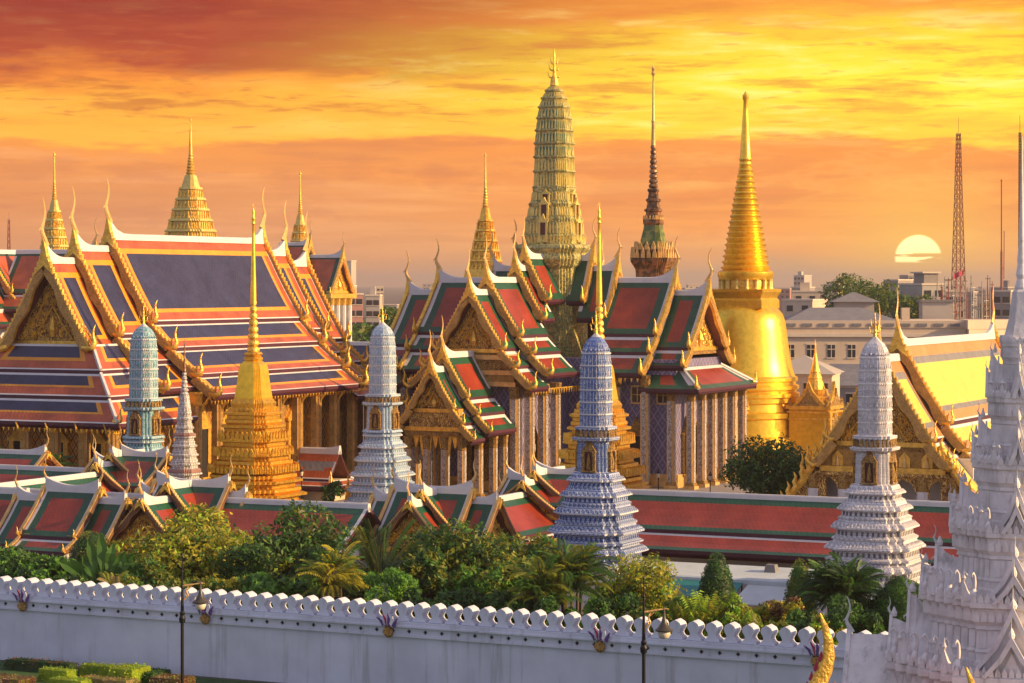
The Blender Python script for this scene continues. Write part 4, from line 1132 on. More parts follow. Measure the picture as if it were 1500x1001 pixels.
# porches on its four sides
for q in range(4):
    T = (0, 0, 0, q); mb = MB(T)
    mb.box(7.0, 12.4, -2.5, 2.5, 0, 8.4, 0); mb.box(6.9, 12.6, -2.7, 2.7, 7.0, 7.25, 1); mb.box(6.8, 12.75, -2.85, 2.85, 7.9, 8.15, 1); mb.box(6.7, 12.9, -3.0, 3.0, 8.4, 8.85, 1)
    mb.box(6.8, 12.8, -2.9, 2.9, 1.5, 2.2, 1); mb.box(12.35, 12.5, -1.0, 1.0, 2.2, 6.0, 2)
    for sg in (1, -1):
        mb.box(12.3, 12.72, sg * 2.2 - 0.3, sg * 2.2 + 0.3, 2.2, 7.9, 1); mb.box(12.3, 12.66, sg * 1.3 - 0.2, sg * 1.3 + 0.2, 2.2, 6.4, 1)
    mb.prism([(-1.7, 6.4), (1.7, 6.4), (0.8, 7.2), (0, 8.3), (-0.8, 7.2)], lambda a, b, w_: (w_, a, b), 12.45, 12.7, 3)
    po = mb.build("porch", ['gold_smooth', 'gold', 'lacquer', 'gold_fine'], gch)
    c_ = xf(T, 9.8, 0, 0)
    for qq in (0, 1, 3):
        mb = MB((c_[0], c_[1], 0, q + qq))
        for k_, (h_, o_) in enumerate(((1.0, 2.75), (0.72, 3.0))):
            mb.prism([(-2.3 * h_, 8.85), (2.3 * h_, 8.85), (1.25 * h_, 8.85 + 1.1 * h_), (0.5 * h_, 8.85 + 2.0 * h_), (0, 8.85 + 3.2 * h_), (-0.5 * h_, 8.85 + 2.0 * h_), (-1.25 * h_, 8.85 + 1.1 * h_)], lambda a, b, w_: (w_, a, b), o_ - 0.4, o_, k_)
        for sg in (1, -1): mb.tube([(2.9, sg * 2.3, 8.8), (2.9, sg * 2.6, 9.3), (2.9, sg * 2.4, 9.9)], [0.26, 0.16, 0.03], 5, 1)
        mb.build("gablet", ['gold', 'gold_fine'], po)
    mb = MB(); mb.lathe(R3, [(2.0, 8.85), (1.95, 9.9), (1.5, 10.1), (1.45, 10.9), (1.2, 11.0)], 0, None, c_[0], c_[1])
    mb.lathe(circle(14), [(1.3, 10.9), (1.15, 11.6), (0.85, 12.3), (0.95, 12.4), (0.62, 13.1), (0.70, 13.2), (0.42, 14.1), (0.14, 15.8), (0.02, 17.6)], 0, None, c_[0], c_[1])
    mb.build("porch_spire", ['gold'], po)

# spired library behind the pantheon
D = 318
spire("library_spire", "slender bronze and green tiered spire between the two tall golden towers", "temple", S(-120.9, 294.68), D, [
    ("hall_base", 'bronze', R4, [(690, 60), (480, 60), (470, 66), (455, 50), (430, 40), (408, 31)], False),
    ("crown_tier", 'bronze', R4, [(410, 26), (395, 27), (390, 30), (384, 34), (378, 35), (376, 27), (372, 30), (366, 31), (364, 22)], False),
    ("green_tier", 'bronze_green', R4, [(366, 21), (355, 20), (338, 15.5), (329, 14)], False),
    ("stepped_tier", 'bronze', R4, [(331, 14), (327, 15.5), (322, 15.5), (319, 11)] + steps(319, 275, 12.2, 8.0, 3, 1.12, 0.92), False),
    ("bead_spire", 'bronze', None, beads(276, 212, 7.0, 4.2, 9), True),
    ("needle", 'gold_old', None, [(214, 3.4), (180, 2.4), (178, 3.2), (175, 2.1), (125, 1.4), (112, 1.2), (108, 3.4), (105, 1.6), (101, 2.8), (98, 0.8), (92, 0.2)], True)], 1.2, ROT, None, 0)
lib = bpy.data.objects["library_spire"]
for y0, y1, h, wd in ((378, 362, 34, 0.9), (366, 354, 29, 0.8), (322, 316, 15, 0.5)):
    (r0, z0), (r1, z1) = from_px(D, [(y0, h), (y1, h)], 1.2)
    course("flame_course", ['gold_old'], lib, R4, r0, r1, z0, z1, wd, 0, 0.12, 0.7, 0.7)


def prasat_spire(label, px, loc, D, top, base, hw, group, m='gold_pale', m2='gold'):
    """stepped many-roofed spire of a palace hall"""
    H = base - top
    y = lambda t: base - H * t
    lo = []
    n = 5
    for i in range(n):
        h = hw * (1 - 0.135 * i); ya, yb = y(0.085 * i), y(0.085 * (i + 1)); d = yb - ya
        lo += [(ya, h), (ya + d * .25, h * 0.97), (ya + d * .35, h * 0.84), (ya + d * .7, h * 0.80), (ya + d * .8, h * 0.98), (ya + d, h * 0.92)]
    h4 = hw * 0.34
    p = spire("palace_spire", label, "spire", loc, D, [
        ("tier_roof", m, R4, [(base + 75, hw * 1.3), (base + 20, hw * 1.3), (base, hw * 1.15)] + lo, False),
        ("bell", m, R4, [(y(0.425), h4), (y(0.44), h4 * 0.95), (y(0.52), h4 * 0.62), (y(0.53), h4 * 0.40)], False),
        ("bead_spire", m2, None, beads(y(0.53), y(0.70), h4 * 0.52, h4 * 0.24, 7, 0.7), True),
        ("needle", m2, None, [(y(0.70), h4 * 0.20), (y(0.85), h4 * 0.12), (y(0.955), 0.7), (y(0.96), 1.6), (y(0.975), 1.4), (y(0.98), 0.4), (y(1), 0.1)], True)], 1.2, ROT, group, 0)
    for i in range(n):
        h = hw * (1 - 0.135 * i)
        (r0, z0), (r1, z1) = from_px(D, [(y(0.085 * i + 0.005), h), (y(0.085 * i + 0.06), h * 0.94)], 1.2)
        course("roof_antefix", [m2], p, R4, r0, r1, z0, z1, 0.8, 0, 0.22, 0.42, 0.8)
    return p


GS = "golden spires of the palace halls"
prasat_spire("golden tiered palace spire rising behind the long blue roof, the largest of the palace spires", 279, S(-275.0, 422.65), 500, 170, 352, 40, GS)
prasat_spire("golden tiered palace spire at the left behind the first gilded gable", 80, S(-264.0, 361.4), 440, 222, 372, 22, GS)
prasat_spire("golden tiered palace spire beside the gold gabled throne hall wing", 440, S(-254.9, 432.3), 500, 250, 386, 21, GS)
prasat_spire("rich golden tiered spire behind the red roofs left of the tall prang", 711, S(-161.3, 327.5), 365, 222, 395, 26, None, 'gold', 'gold')

# ------------------------------------------------------------------ golden-roofed assembly hall on the right
gb = thing("assembly_hall", "temple hall with glowing amber roof and gilded gable behind the white prang", "temple", S(-66.0, 214.6))
T = (0, 0, 0, 3)
TB = [(0, 0, 4.5, -7.4), (4.4, -7.75, 6.2, -9.8), (6.1, -10.15, 8.6, -12.3)]
roof(gb, T, -40.0, -5.8, 19.6, TB, 'amber', True, True, up=1.6, chofa=1.0, tail=1.3, barge=1.15)
roof(gb, T, -6.2, -0.2, 18.3, TB[:2], 'amber', False, True, up=1.5, chofa=1.0, tail=1.3, barge=1.15)
roof(gb, T, -6.2, -0.6, 18.3, [(6.2, -10.1, 9.0, -12.7)], 'amber', False, False, name="porch_roof") if False else None
pediment(gb, T, -0.2, 4.6, 10.6, 17.4, inset=0.9)
mb = MB(T)
mb.box(-1.6, -0.9, -5.6, 5.6, 8.3, 9.8, 0); mb.box(-1.7, -0.7, -5.9, 5.9, 7.8, 8.3, 1); mb.box(-1.7, -0.55, -6.3, 6.3, 7.5, 7.8, 2)
for k in range(-2, 3):
    y = k * 2.1
    mb.prism([(y - 0.5, 8.35), (y + 0.5, 8.35), (y + 0.5, 9.2), (y, 9.75), (y - 0.5, 9.2)], lambda a, b, w_: (w_, a, b), -0.9, -0.74, 1)
    mb.tube([(-0.72, y, 8.4), (-0.66, y, 8.7), (-0.66, y, 9.0), (-0.70, y, 9.35)], [0.26, 0.2, 0.13, 0.03], 6, 3)
mb.build("gable_cornice", ['gilt_board', 'gold', 'gold_carved', 'gold_old'], gb)
for sg in (1, -1):                                              # lower wings of the gable front
    mb = MB(T)
    mb.prism([(sg * 5.4, 4.0), (sg * 9.3, 4.0), (sg * 9.3, 5.0), (sg * 5.4, 9.4)], lambda a, b, w_: (w_, a, b), -1.5, -0.9, 0)
    mb.build("wing_panel", ['gold_carved'], gb)
    mb = MB(T); tl_ = [(5.6, 10.0, 9.8, 4.2)]
    for k in range(8):
        t = k / 7; y_, z_ = 5.4 + 4.6 * t, 10.2 - 6.2 * t
        mb.tube([(-0.6, sg * y_, z_ - 0.4), (-0.55, sg * (y_ + 0.25), z_ + 0.1), (-0.55, sg * (y_ + 0.1), z_ + 0.55), (-0.55, sg * (y_ + 0.3), z_ + 1.0)], [0.42, 0.34, 0.2, 0.04], 5, 0, 0.7)
    mb.tube([(-0.7, sg * 5.2, 10.3), (-0.7, sg * 7.4, 7.0), (-0.7, sg * 10.0, 4.0)], [0.32, 0.34, 0.32], 5, 0)
    mb.build("flame_border", ['gold'], gb)
    mb = MB(T); slab(mb, -5.9, -0.8, (5.6, 9.4, 10.2, 4.3), False, STYLES['amber'], sg); mb.build("porch_roof", STYLES['amber']['mats'], gb)
mb = MB()
mb.box(-7.4, 7.4, 4.5, 39, 0.5, 9.0, 0)
mb.build("wall", ['plaster'], gb)
for k, y in enumerate((-6.6, -3.7, 0.0, 3.7, 6.6)): link("column", column_mesh(5.6, 0.48, ('plaster', 'plaster', 'gold_fine')), gb, xf(T, -1.1, y, 2.0))
for y0, y1 in ((-6.2, -4.1), (-3.3, -0.4), (0.4, 3.3), (4.1, 6.2)):  # lacy arches hung between the columns
    mb = MB(T); n = 10; ym, r = 0.5 * (y0 + y1), 0.5 * (y1 - y0)
    for i in range(n):
        a0, a1 = y0 + (y1 - y0) * i / n, y0 + (y1 - y0) * (i + 1) / n
        f = lambda y: 5.0 + 2.2 * math.sqrt(max(0, 1 - ((y - ym) / r) ** 2)) * (1.0 + 0.04 * math.cos((y - ym) * 9))
        mb.prism([(a0, f(a0)), (a1, f(a1)), (a1, 7.6), (a0, 7.6)], lambda a, b, w_: (w_, a, b), -1.25, -0.95, 0)
    mb.build("arch_screen", ['gold_carved'], gb)
mb = MB(T); mb.box(-6, 0.2, -8, 8, 0.2, 2.0, 0); mb.build("porch_floor", ['paving'], gb)

# ------------------------------------------------------------------ throne halls far left
th = thing("throne_hall", "distant throne hall at the left edge with green and orange roofs over white walls", "palace", S(-228, 300.0))
TH_ = [(0, 0, 4.2, -6.2), (4.1, -6.5, 6.6, -8.6)]
for q, secs in ((3, ((4, 13, 27.6), (-6, 4.5, 29.8))), (0, ((2, 16, 29.8), (15.5, 20, 28.2)))):
    for x0, x1, zr in secs: roof(th, (0, 0, 0, q), x0, x1, zr, TH_, 'hall', False, True, up=1.4, chofa=1.0, tail=1.0)
pediment(th, (0, 0, 0, 3), 13, 3.8, 21.4, 26.8, inset=0.9)
mb = MB(); mb.box(-4.6, 4.6, -12.4, 6, 0.5, 21.2, 0); mb.box(-6, 19, -4.6, 4.6, 0.5, 21.2, 0); mb.box(-5.0, 5.0, -12.8, 5, 18.2, 18.8, 1)
mb.build("wall", ['plaster', 'gold'], th)
for x in (-3, 0, 3): window_part(th, (0, 0, 0, 3), 12.45, x, 13.6, 1.6, 3.6, 0)

g4 = thing("throne_hall_wing", "gold gabled pavilion wing with orange roof and white columns right of the blue roof", "palace", S(-244.2, 426.3))
T = (0, 0, 0, 0)
roof(g4, T, -7, 2.5, 30.5, [(0, 0, 4.6, -7.6)], 'hall', False, True, up=1.6, chofa=0.9)
roof(g4, T, -12, -5, 33.0, [(0, 0, 5, -8)], 'hall', False, True, up=1.6, chofa=0.9)
pediment(g4, T, 2.5, 4.2, 23.4, 29.6, 'gold', 0.8)
mb = MB(); mb.box(-13, 1.0, -4.2, 4.2, 0.5, 22.4, 0); mb.box(-13, 2.9, -5.2, 5.2, 22.0, 22.9, 1); mb.box(-6, 6.5, -7, 7, 10.6, 11.4, 0); mb.box(-6, 5.5, -6, 6, 0.5, 10.6, 2)
mb.build("wall", ['plaster', 'gold', 'cream_wall'], g4)
columns(g4, T, [(2.0, y) for y in (-3.6, -1.2, 1.2, 3.6)], 11.4, 22.0, 0.5, ('plaster', 'plaster', 'gold'))
for y in (-2.4, 0, 2.4): window_part(g4, T, 1.02, y, 14.0, 1.3, 3.4, 0)

bh = thing("palace_hall", "low hall with plain dark blue roof between the gold gable and the pale blue prang", "hall", S(-186, 338))
roof(bh, (0, 0, 0, 0), -12, 4.0, 15.6, [(0, 0, 4.4, -4.2)], 'green', False, True, up=1.2, chofa=0.7, tails=False)
bpy.data.objects["palace_hall"].children[0].data.materials[0] = M['blue_tile']; bpy.data.objects["palace_hall"].children[0].data.materials[1] = M['blue_tile']
mb = MB(); mb.box(-11.5, 3.2, -3.6, 3.6, 0.5, 11.2, 0); mb.build("wall", ['cream_wall'], bh)
pediment(bh, (0, 0, 0, 0), 4.0, 3.6, 11.5, 14.6, 'gold_fine', 0.6)
bh2 = thing("palace_hall", "low hall with red and green roof peeping out left of the outer red gable", "hall", S(-166, 344))
roof(bh2, (0, 0, 0, 0), -9, 9, 13.2, [(0, 0, 5, -4.4)], 'green', False, True, up=1.0, chofa=0.6, tails=False)
mb = MB(); mb.box(-8.5, 8.5, -4, 4, 0.5, 9.0, 0); mb.build("wall", ['cream_wall'], bh2)

# ------------------------------------------------------------------ ministry building and houses on the right
def blockwin(o, x0, x1, yf, zs, n, wd, h, skip=()):
    for z in zs:
        for i in range(n):
            if (z, i) in skip: continue
            x = x0 + (i + 0.5) * (x1 - x0) / n
            mb = MB()
            mb.box(-wd / 2 - 0.18, wd / 2 + 0.18, -0.10, 0.06, -0.18, 0, 0); mb.box(-wd / 2 - 0.12, wd / 2 + 0.12, -0.06, 0.06, h, h + 0.18, 0)
            mb.box(-wd / 2, wd / 2, -0.02, 0.05, 0, h, 1)
            mb.box(-0.06, 0.06, -0.06, 0.05, 0, h, 0); mb.box(-wd / 2, wd / 2, -0.05, 0.05, h * 0.62, h * 0.68, 0)
            yield x, z, mb


mini = thing("ministry_building", "long cream three-storey government building with grey hipped roof behind the amber temple roof", "building", (61, 430, 0), radians(-3))
mb = MB()
mb.box(-14, 18.3, 0, 24, 0, 17.2, 0); mb.box(-14.4, 18.35, -0.5, 24.4, 15.6, 16.2, 1); mb.box(-14.2, 18.25, -0.25, 24.2, 10.4, 10.8, 1); mb.box(-14.2, 18.32, -0.2, 24.2, 17.2, 18.4, 0)
ws = lambda g_: [(18.4 - g_, -3.0 - g_), (27.6 + g_, 3.4 - g_), (27.6 + g_, 10), (18.4 - g_, 10)]
mb.prism(ws(0.0), lambda a_, b_, ww: (a_, b_, ww), 0, 17.0, 0); mb.prism(ws(0.35), lambda a_, b_, ww: (a_, b_, ww), 15.5, 16.1, 1); mb.prism(ws(0.2), lambda a_, b_, ww: (a_, b_, ww), 17.0, 18.6, 0)
for i in range(11): mb.box(-13 + 2.85 * i, -13 + 2.85 * i + 1.7, -0.32, -0.24, 17.45, 17.95, 2)
mb.build("wall", ['cream_wall', 'cream_trim', 'slate_roof'], mini)
me_ = None
for x, z, m_ in list(blockwin(mini, -14, 18, 0, (2.2, 7.2, 12.0), 9, 1.3, 2.2)) :
    if me_ is None: me_ = m_.mesh("window", ['cream_trim', 'window_glass'])
    link("window", me_, mini, (x, -0.06, z))
for z in (2.2, 7.2, 12.0):
    for t in (0.14, 0.34, 0.62, 0.84): link("window", me_, mini, (18.4 + 9.2 * t + 0.03, -3.0 + 6.4 * t - 0.05, z), math.atan2(6.4, 9.2), 0.85)
mb = MB(); mb.rings([[(-13, 3, 18.4), (7, 3, 18.4), (7, 21, 18.4), (-13, 21, 18.4)], [(-8, 11, 20.6), (1, 11, 20.6), (1, 13, 20.6), (-8, 13, 20.6)]], 0)
mb.box(8, 9.4, 8, 10, 18.4, 20.6, 1)
mb.build("roof", ['slate_roof', 'cream_wall'], mini)
for x, y, s_ in ((1.5, 28, 1.0), (16.5, 26, 0.8)):
    mb = MB(); mb.box(x - 3.5 * s_, x + 3.5 * s_, y, y + 6, 14, 21.5, 0)
    if s_ == 1: mb.rings([[(x - 4.6, y - 1, 21.5), (x + 4.6, y - 1, 21.5), (x + 4.6, y + 7, 21.5), (x - 4.6, y + 7, 21.5)], [(x - .3, y + 3, 23.3), (x + .3, y + 3, 23.3), (x + .3, y + 3.3, 23.3), (x - .3, y + 3.3, 23.3)]], 1)
    else: mb.box(x - 3.2, x + 3.2, y - 0.4, y + 6.4, 21.5, 21.9, 1)
    mb.build("roof_lantern", ['pale_concrete', 'slate_roof'], mini)


def house(label, loc, wx, wy, h, rh, m, rm, rot=0.0, hip=True, nw=3, cat="house", grp=None, flr=1, nm="town_house"):
    o = thing(nm, label, cat, loc, rot, grp)
    mb = MB(); mb.box(-wx, wx, 0, 2 * wy, 0, h, 0); mb.box(-wx - 0.15, wx + 0.15, -0.15, 2 * wy + 0.15, h - 0.35, h - 0.05, 1)
    mb.build("wall", [m, 'cream_trim'], o)
    e = 0.7
    if rh:
        mb = MB()
        b_ = [(-wx - e, -e, h), (wx + e, -e, h), (wx + e, 2 * wy + e, h), (-wx - e, 2 * wy + e, h)]
        i_ = min(wx, wy) if hip else 0.0
        t_ = [(-wx + i_, wy, h + rh), (wx - i_, wy, h + rh), (wx - i_, wy + 0.05, h + rh), (-wx + i_, wy + 0.05, h + rh)]
        mb.rings([b_, t_], 0); mb.build("roof", [rm], o)
    wm = None
    for f_ in range(flr):
        for i in range(nw):
            if wm is None:
                k = MB(); ww = min(1.3, wx / nw); k.box(-ww / 2, ww / 2, -0.04, 0.05, 0, 1.9, 1); k.box(-ww / 2 - .12, ww / 2 + .12, -0.1, 0.05, 1.9, 2.1, 0); k.box(-ww / 2 - .12, ww / 2 + .12, -0.1, 0.05, -0.2, 0, 0)
                wm = k.mesh("window", ['cream_trim', 'window_glass'])
            link("window", wm, o, (-wx + (i + 0.5) * 2 * wx / nw, -0.06, h - 3.2 - 3.6 * f_))
    return o


house("yellow house with pale hipped roof just right of the great golden chedi", (41.2, 352, 0), 4.6, 5, 12.0, 2.6, 'cream_wall', 'pale_concrete', radians(-14), True, 4, flr=2)
house("small grey gabled shed roof in front of the cream ministry building", (50.5, 385, 0), 5, 5, 9.0, 2.6, 'concrete', 'slate_roof', radians(-14), False, 2)
house("second grey gabled roof, higher, close to the cream ministry building", (54.5, 398, 0), 4, 4, 9.6, 2.2, 'pale_concrete', 'slate_roof', radians(-20), False, 2)

# ------------------------------------------------------------------ city pillar shrine, the white stepped tower close by on the right
lk = thing("city_pillar_shrine", "big white stepped shrine tower at the right edge with rows of small swan-necked finials", "shrine", S(-28.17, 114.02), radians(-16))
PL = redent(6, 0.095)
tiers_ = [(6.3, 3.0, 7.5), (4.75, 7.5, 10.6), (3.35, 10.6, 13.65), (2.3, 13.65, 16.7), (1.62, 16.7, 19.75), (1.0, 19.75, 22.3)]
KL = 0.98
SWAN = MB()
SWAN.tube([(0.05, 0, 0), (0.13, 0, 0.20), (0.06, 0, 0.44), (-0.02, 0, 0.58)], [0.14, 0.19, 0.12, 0.07], 6, 0)
SWAN.tube([(0.02, 0, 0.5), (-0.06, 0, 0.82), (-0.02, 0, 1.12), (0.10, 0, 1.28), (0.22, 0, 1.20), (0.24, 0, 1.08)], [0.09, 0.07, 0.06, 0.05, 0.035, 0.015], 5, 0)
SWAN = SWAN.mesh("swan_finial", ['shrine_plaster'], True)
WCH, WTL = chofa_mesh(True), tail_mesh(True)


def white_gable(parent, T, x0, x1, w_, gz, zt, s_):
    """small plaster gable roof with a sagging, upswept ridge, a framed face and finials"""
    mb = MB(T); n = 6
    R = []
    for i in range(n + 1):
        t = i / n; x = x0 + (x1 - x0) * t
        zr = zt - (zt - gz) * 0.10 * sin(pi * min(1, t * 1.2)) + (zt - gz) * 0.22 * t ** 3
        R.append((x, zr))
    for sg in (1, -1):
        for (xa, za), (xb, zb_) in zip(R[:-1], R[1:]):
            ym, zm = 0.49 * w_, gz + (zt - gz) * 0.50
            mb.face([(xa, 0, za), (xb, 0, zb_), (xb, sg * ym, zm), (xa, sg * ym, zm)], 0)
            mb.face([(xa, sg * ym, zm), (xb, sg * ym, zm), (xb, sg * w_, gz), (xa, sg * w_, gz)], 0)
        mb.prism([(sg * w_ * 1.12, gz - 0.05), (sg * (w_ * 1.12 - 0.16), gz - 0.12), (sg * (0.49 * w_ - 0.14), gz + (zt - gz) * 0.50 - 0.06), (0, R[-1][1] - 0.30), (0, R[-1][1] + 0.16), (sg * 0.51 * w_, gz + (zt - gz) * 0.50 + 0.08)],
                 lambda a_, b_, ww: (ww, a_, b_), x1 - 0.02, x1 + 0.12, 0)
    zf = R[-1][1]
    mb.prism([(-w_ * 0.9, gz), (w_ * 0.9, gz), (w_ * 0.42, gz + (zf - gz) * 0.42), (0, zf - 0.1), (-w_ * 0.42, gz + (zf - gz) * 0.42)], lambda a_, b_, ww: (ww, a_, b_), x1 - 0.30, x1 - 0.22, 0)
    mb.prism([(-w_ * 0.5, gz), (w_ * 0.5, gz), (w_ * 0.22, gz + (zf - gz) * 0.30), (0, gz + (zf - gz) * 0.62), (-w_ * 0.22, gz + (zf - gz) * 0.30)], lambda a_, b_, ww: (ww, a_, b_), x1 - 0.22, x1 - 0.12, 0)
    mb.lathe(circle(8), [(0.16 * s_, zf + 0.05), (0.2 * s_, zf + 0.2), (0.12 * s_, zf + 0.36), (0.03, zf + 0.5)], 0, None, x1 - 0.1, 0)
    g_ = mb.build("porch_gable", ['shrine_plaster'], parent)
    q = T[3]
    link("roof_finial", WCH, g_, xf(T, x1 + 0.08, 0, zf + 0.2), q * pi / 2, 0.30 * s_)
    for sg in (1, -1): link("tail_finial", WTL, g_, xf(T, x1 + 0.05, sg * w_ * 1.1, gz + 0.05), q * pi / 2 + (0 if sg > 0 else pi), 0.26 * s_)


for k, (r, z0, z1) in enumerate(tiers_):
    r *= KL; rn = (tiers_[k + 1][0] if k + 1 < len(tiers_) else 0.6) * KL
    h = z1 - z0
    pf = [(r * 0.90, z0), (r * 0.90, z0 + h * 0.10), (r * 0.87, z0 + h * 0.13), (r * 0.87, z0 + h * 0.22), (r * 0.895, z0 + h * 0.25), (r * 0.86, z0 + h * 0.30), (r * 0.85, z0 + h * 0.56),
          (r * 0.885, z0 + h * 0.58), (r * 0.87, z0 + h * 0.63), (r * 0.925, z0 + h * 0.70), (r * 0.935, z0 + h * 0.88), (r * 0.985, z0 + h * 0.91), (r * 0.985, z0 + h * 0.975), (r * 0.95, z1), (rn * 0.88, z1 + 0.02)]
    mb = MB(); mb.lathe(PL, pf, 0)
    ti = mb.build("tower_tier", ['shrine_plaster'], lk)
    course("leaf_parapet", ['shrine_plaster'], ti, PL, r * 0.97, r * 0.97, z1 - 0.06, z1 + 0.40 * (1 - 0.07 * k), 0.30, 0, 0.06, 0.78, 0.6, 0.0)
    course("leaf_frieze", ['shrine_plaster'], ti, PL, r * 0.93, r * 0.935, z0 + h * 0.70, z0 + h * 0.87, 0.34, 0, 0.05, 0.8, 0.5, 0.0)
    course("base_frieze", ['shrine_plaster'], ti, PL, r * 0.90, r * 0.90, z0 + h * 0.0, z0 + h * 0.10, 0.30, 0, 0.05, 0.8, 0.5, 0.0)
    course("corner_pilaster", ['shrine_plaster'], ti, PL, r * 0.86, r * 0.85, z0 + h * 0.30, z0 + h * 0.56, 0.6, 0, 0.04, 0.5, 0.05, 0.0)
    if k < 5:
        sw = (1.15 - 0.16 * k)
        for q in range(4):                                     # swan-necked finials on the stepped corners
            for i in range(7):
                x, y = PL[q * 13 + 2 * i]
                link("swan_finial", SWAN, ti, (x * r * 0.90, y * r * 0.90, z1), math.atan2(y, x), sw)
        for q in range(4):                                     # telescoped porch gables on the four faces
            T = (0, 0, 0, q)
            white_gable(lk, T, rn * 0.7, r * 0.84, 0.27 * r, z1, z1 + h * 0.52, sw * 0.8)
            white_gable(lk, T, rn * 0.8, r * 0.98, 0.19 * r, z1, z1 + h * 0.30, sw * 0.64)
        for q in range(4):                                     # little gables on the diagonals
            for sg in (1, -1):
                a_ = q * pi / 2 + sg * 0.52
                g2 = MB(); ww_ = 0.36 * sw + 0.1
                g2.prism([(-ww_, 0), (ww_, 0), (ww_ * 0.4, ww_ * 1.0), (0, ww_ * 2.1), (-ww_ * 0.4, ww_ * 1.0)], lambda u_, v_, w__: (w__, u_, v_), -0.5, 0.06, 0)
                g2.lathe(circle(8), [(0.05, ww_ * 1.9), (0.13, ww_ * 2.2), (0.06, ww_ * 2.45), (0.01, ww_ * 3.1)], 0)
                link("corner_gable", g2.mesh("corner_gable", ['shrine_plaster']), ti, (cos(a_) * r * 0.99, sin(a_) * r * 0.99, z1), a_)
mb = MB(); mb.lathe(PL, [(0.95, 22.3), (0.8, 22.5), (0.62, 23.2), (0.60, 23.3), (0.42, 24.6), (0.34, 24.7)], 0)
mb.lathe(circle(14), [(0.30, 24.6), (0.34, 24.8), (0.22, 25.2), (0.28, 25.4), (0.20, 25.9), (0.22, 26.1), (0.14, 26.9), (0.16, 27.0), (0.09, 28.6), (0.05, 30.5), (0.02, 31.9)], 0)
mb.build("tower_spire", ['shrine_plaster'], lk)
mb = MB(); mb.box(-6.4, 6.4, -6.4, 6.4, 0, 3.0, 0); mb.build("tower_base", ['shrine_plaster'], lk)
# porch roofs at the foot, with gilded naga finials
NAGA = MB()
NAGA.tube([(0.5, 0, -1.4), (0.2, 0, -0.6), (-0.15, 0, 0.1), (-0.32, 0, 0.7), (-0.30, 0, 1.3), (-0.16, 0, 1.9), (0.05, 0, 2.5)], [0.40, 0.38, 0.34, 0.27, 0.21, 0.14, 0.03], 8, 0, 0.75)
for k in range(5): NAGA.tube([(0.5 - 0.18 * k, 0, -1.3 + 0.4 * k), (0.85 - 0.20 * k, 0, -1.1 + 0.42 * k), (0.80 - 0.2 * k, 0, -0.8 + 0.42 * k)], [0.22, 0.12, 0.02], 5, 1, 0.6)
NAGA = NAGA.mesh("naga_finial", ['gold', 'crimson'], True)
for q, x0, x1, zr, y_ in ((2, 5.5, 8.0, 8.3, 0), (3, 5.5, 9.5, 5.2, -2.0), (3, 5.0, 8.2, 5.6, 3.2)):
    T = (0 if q == 2 else 0, 0, 0, q)
    mb = MB(T)
    for sg in (1, -1):
        mb.face([(x0, y_, zr), (x1, y_, zr), (x1, y_ + sg * 2.2, zr - 3.0), (x0, y_ + sg * 2.2, zr - 3.0)], 0)
        mb.prism([(y_ + sg * 2.3, zr - 3.1), (y_ + sg * 2.0, zr - 3.1), (y_, zr - 0.25), (y_, zr + 0.25)], lambda a_, b_, ww: (ww, a_, b_), x1, x1 + 0.2, 0)
    mb.prism([(y_ - 2.0, zr - 3.0), (y_ + 2.0, zr - 3.0), (y_, zr - 0.1)], lambda a_, b_, ww: (ww, a_, b_), x0, x1 - 0.3, 0)
    mb.box(x0, x1 - 0.4, y_ - 1.9, y_ + 1.9, 0, zr - 3.0, 0)
    pr_ = mb.build("porch_roof", ['shrine_plaster'], lk)
    link("roof_finial", WCH, pr_, xf(T, x1 + 0.05, y_, zr + 0.2), q * pi / 2, 0.45)
for px, py, D, s_ in ((1203, 985, 104, 1.0), (1417, 1062, 96, 0.9)):
    X_, Y_ = (px - 750) * D / F, D
    Z_ = HZ - (py - 415) * D / F
    lx = (X_ - lk.location.x); ly = (Y_ - lk.location.y); cr, sr_ = cos(radians(16)), sin(radians(16))
    px_, py_ = lx * cr - ly * sr_, lx * sr_ + ly * cr
    mb = MB(); mb.prism([(-2.6, 0), (2.6, 0), (0, Z_ - 1.0)], lambda a_, b_, ww: (px_ + a_, py_ + ww, b_), -0.4, 4.0, 0)
    rf = mb.build("naga_porch_roof", ['orange_tile'], lk)
    link("naga_finial", NAGA, rf, (px_, py_, Z_), pi + 0.3, s_)

# ------------------------------------------------------------------ palace wall
WB = 132.8
wl = thing("palace_wall", "long white palace wall with a row of leaf-shaped battlements across the foreground", "wall", S(0, WB))
mb = MB()
mb.box(-135, -18, -0.35, 1.6, 0, 3.42, 0); mb.box(-135, -18, -0.55, 1.7, 3.42, 3.55, 0); mb.box(-135, -18, -0.48, 1.6, 3.55, 4.02, 0)
mb.box(-135, -18, -0.70, 1.8, 4.02, 4.12, 0); mb.box(-135, -18, -0.60, 1.7, 4.12, 4.34, 0)
mb.build("wall_body", ['wall_plaster'], wl)
mo = [(-0.43, 0), (0.43, 0), (0.41, 0.13), (0.27, 0.25), (0.20, 0.39), (0.26, 0.55), (0.35, 0.70), (0.36, 0.84), (0.28, 1.00), (0.13, 1.10), (0, 1.16), (-0.13, 1.10), (-0.28, 1.00), (-0.36, 0.84), (-0.35, 0.70), (-0.26, 0.55), (-0.20, 0.39), (-0.27, 0.25), (-0.41, 0.13)]
mb = MB()
n_ = len(mo)
mo = [(x * 1.08, z) for x, z in mo]
A = [mb.p(x, -0.40, z) for x, z in mo]; B = [mb.p(x, 0.40, z) for x, z in mo]
A2 = [mb.p(x * 0.90, -0.46, 0.03 + z * 0.96) for x, z in mo]
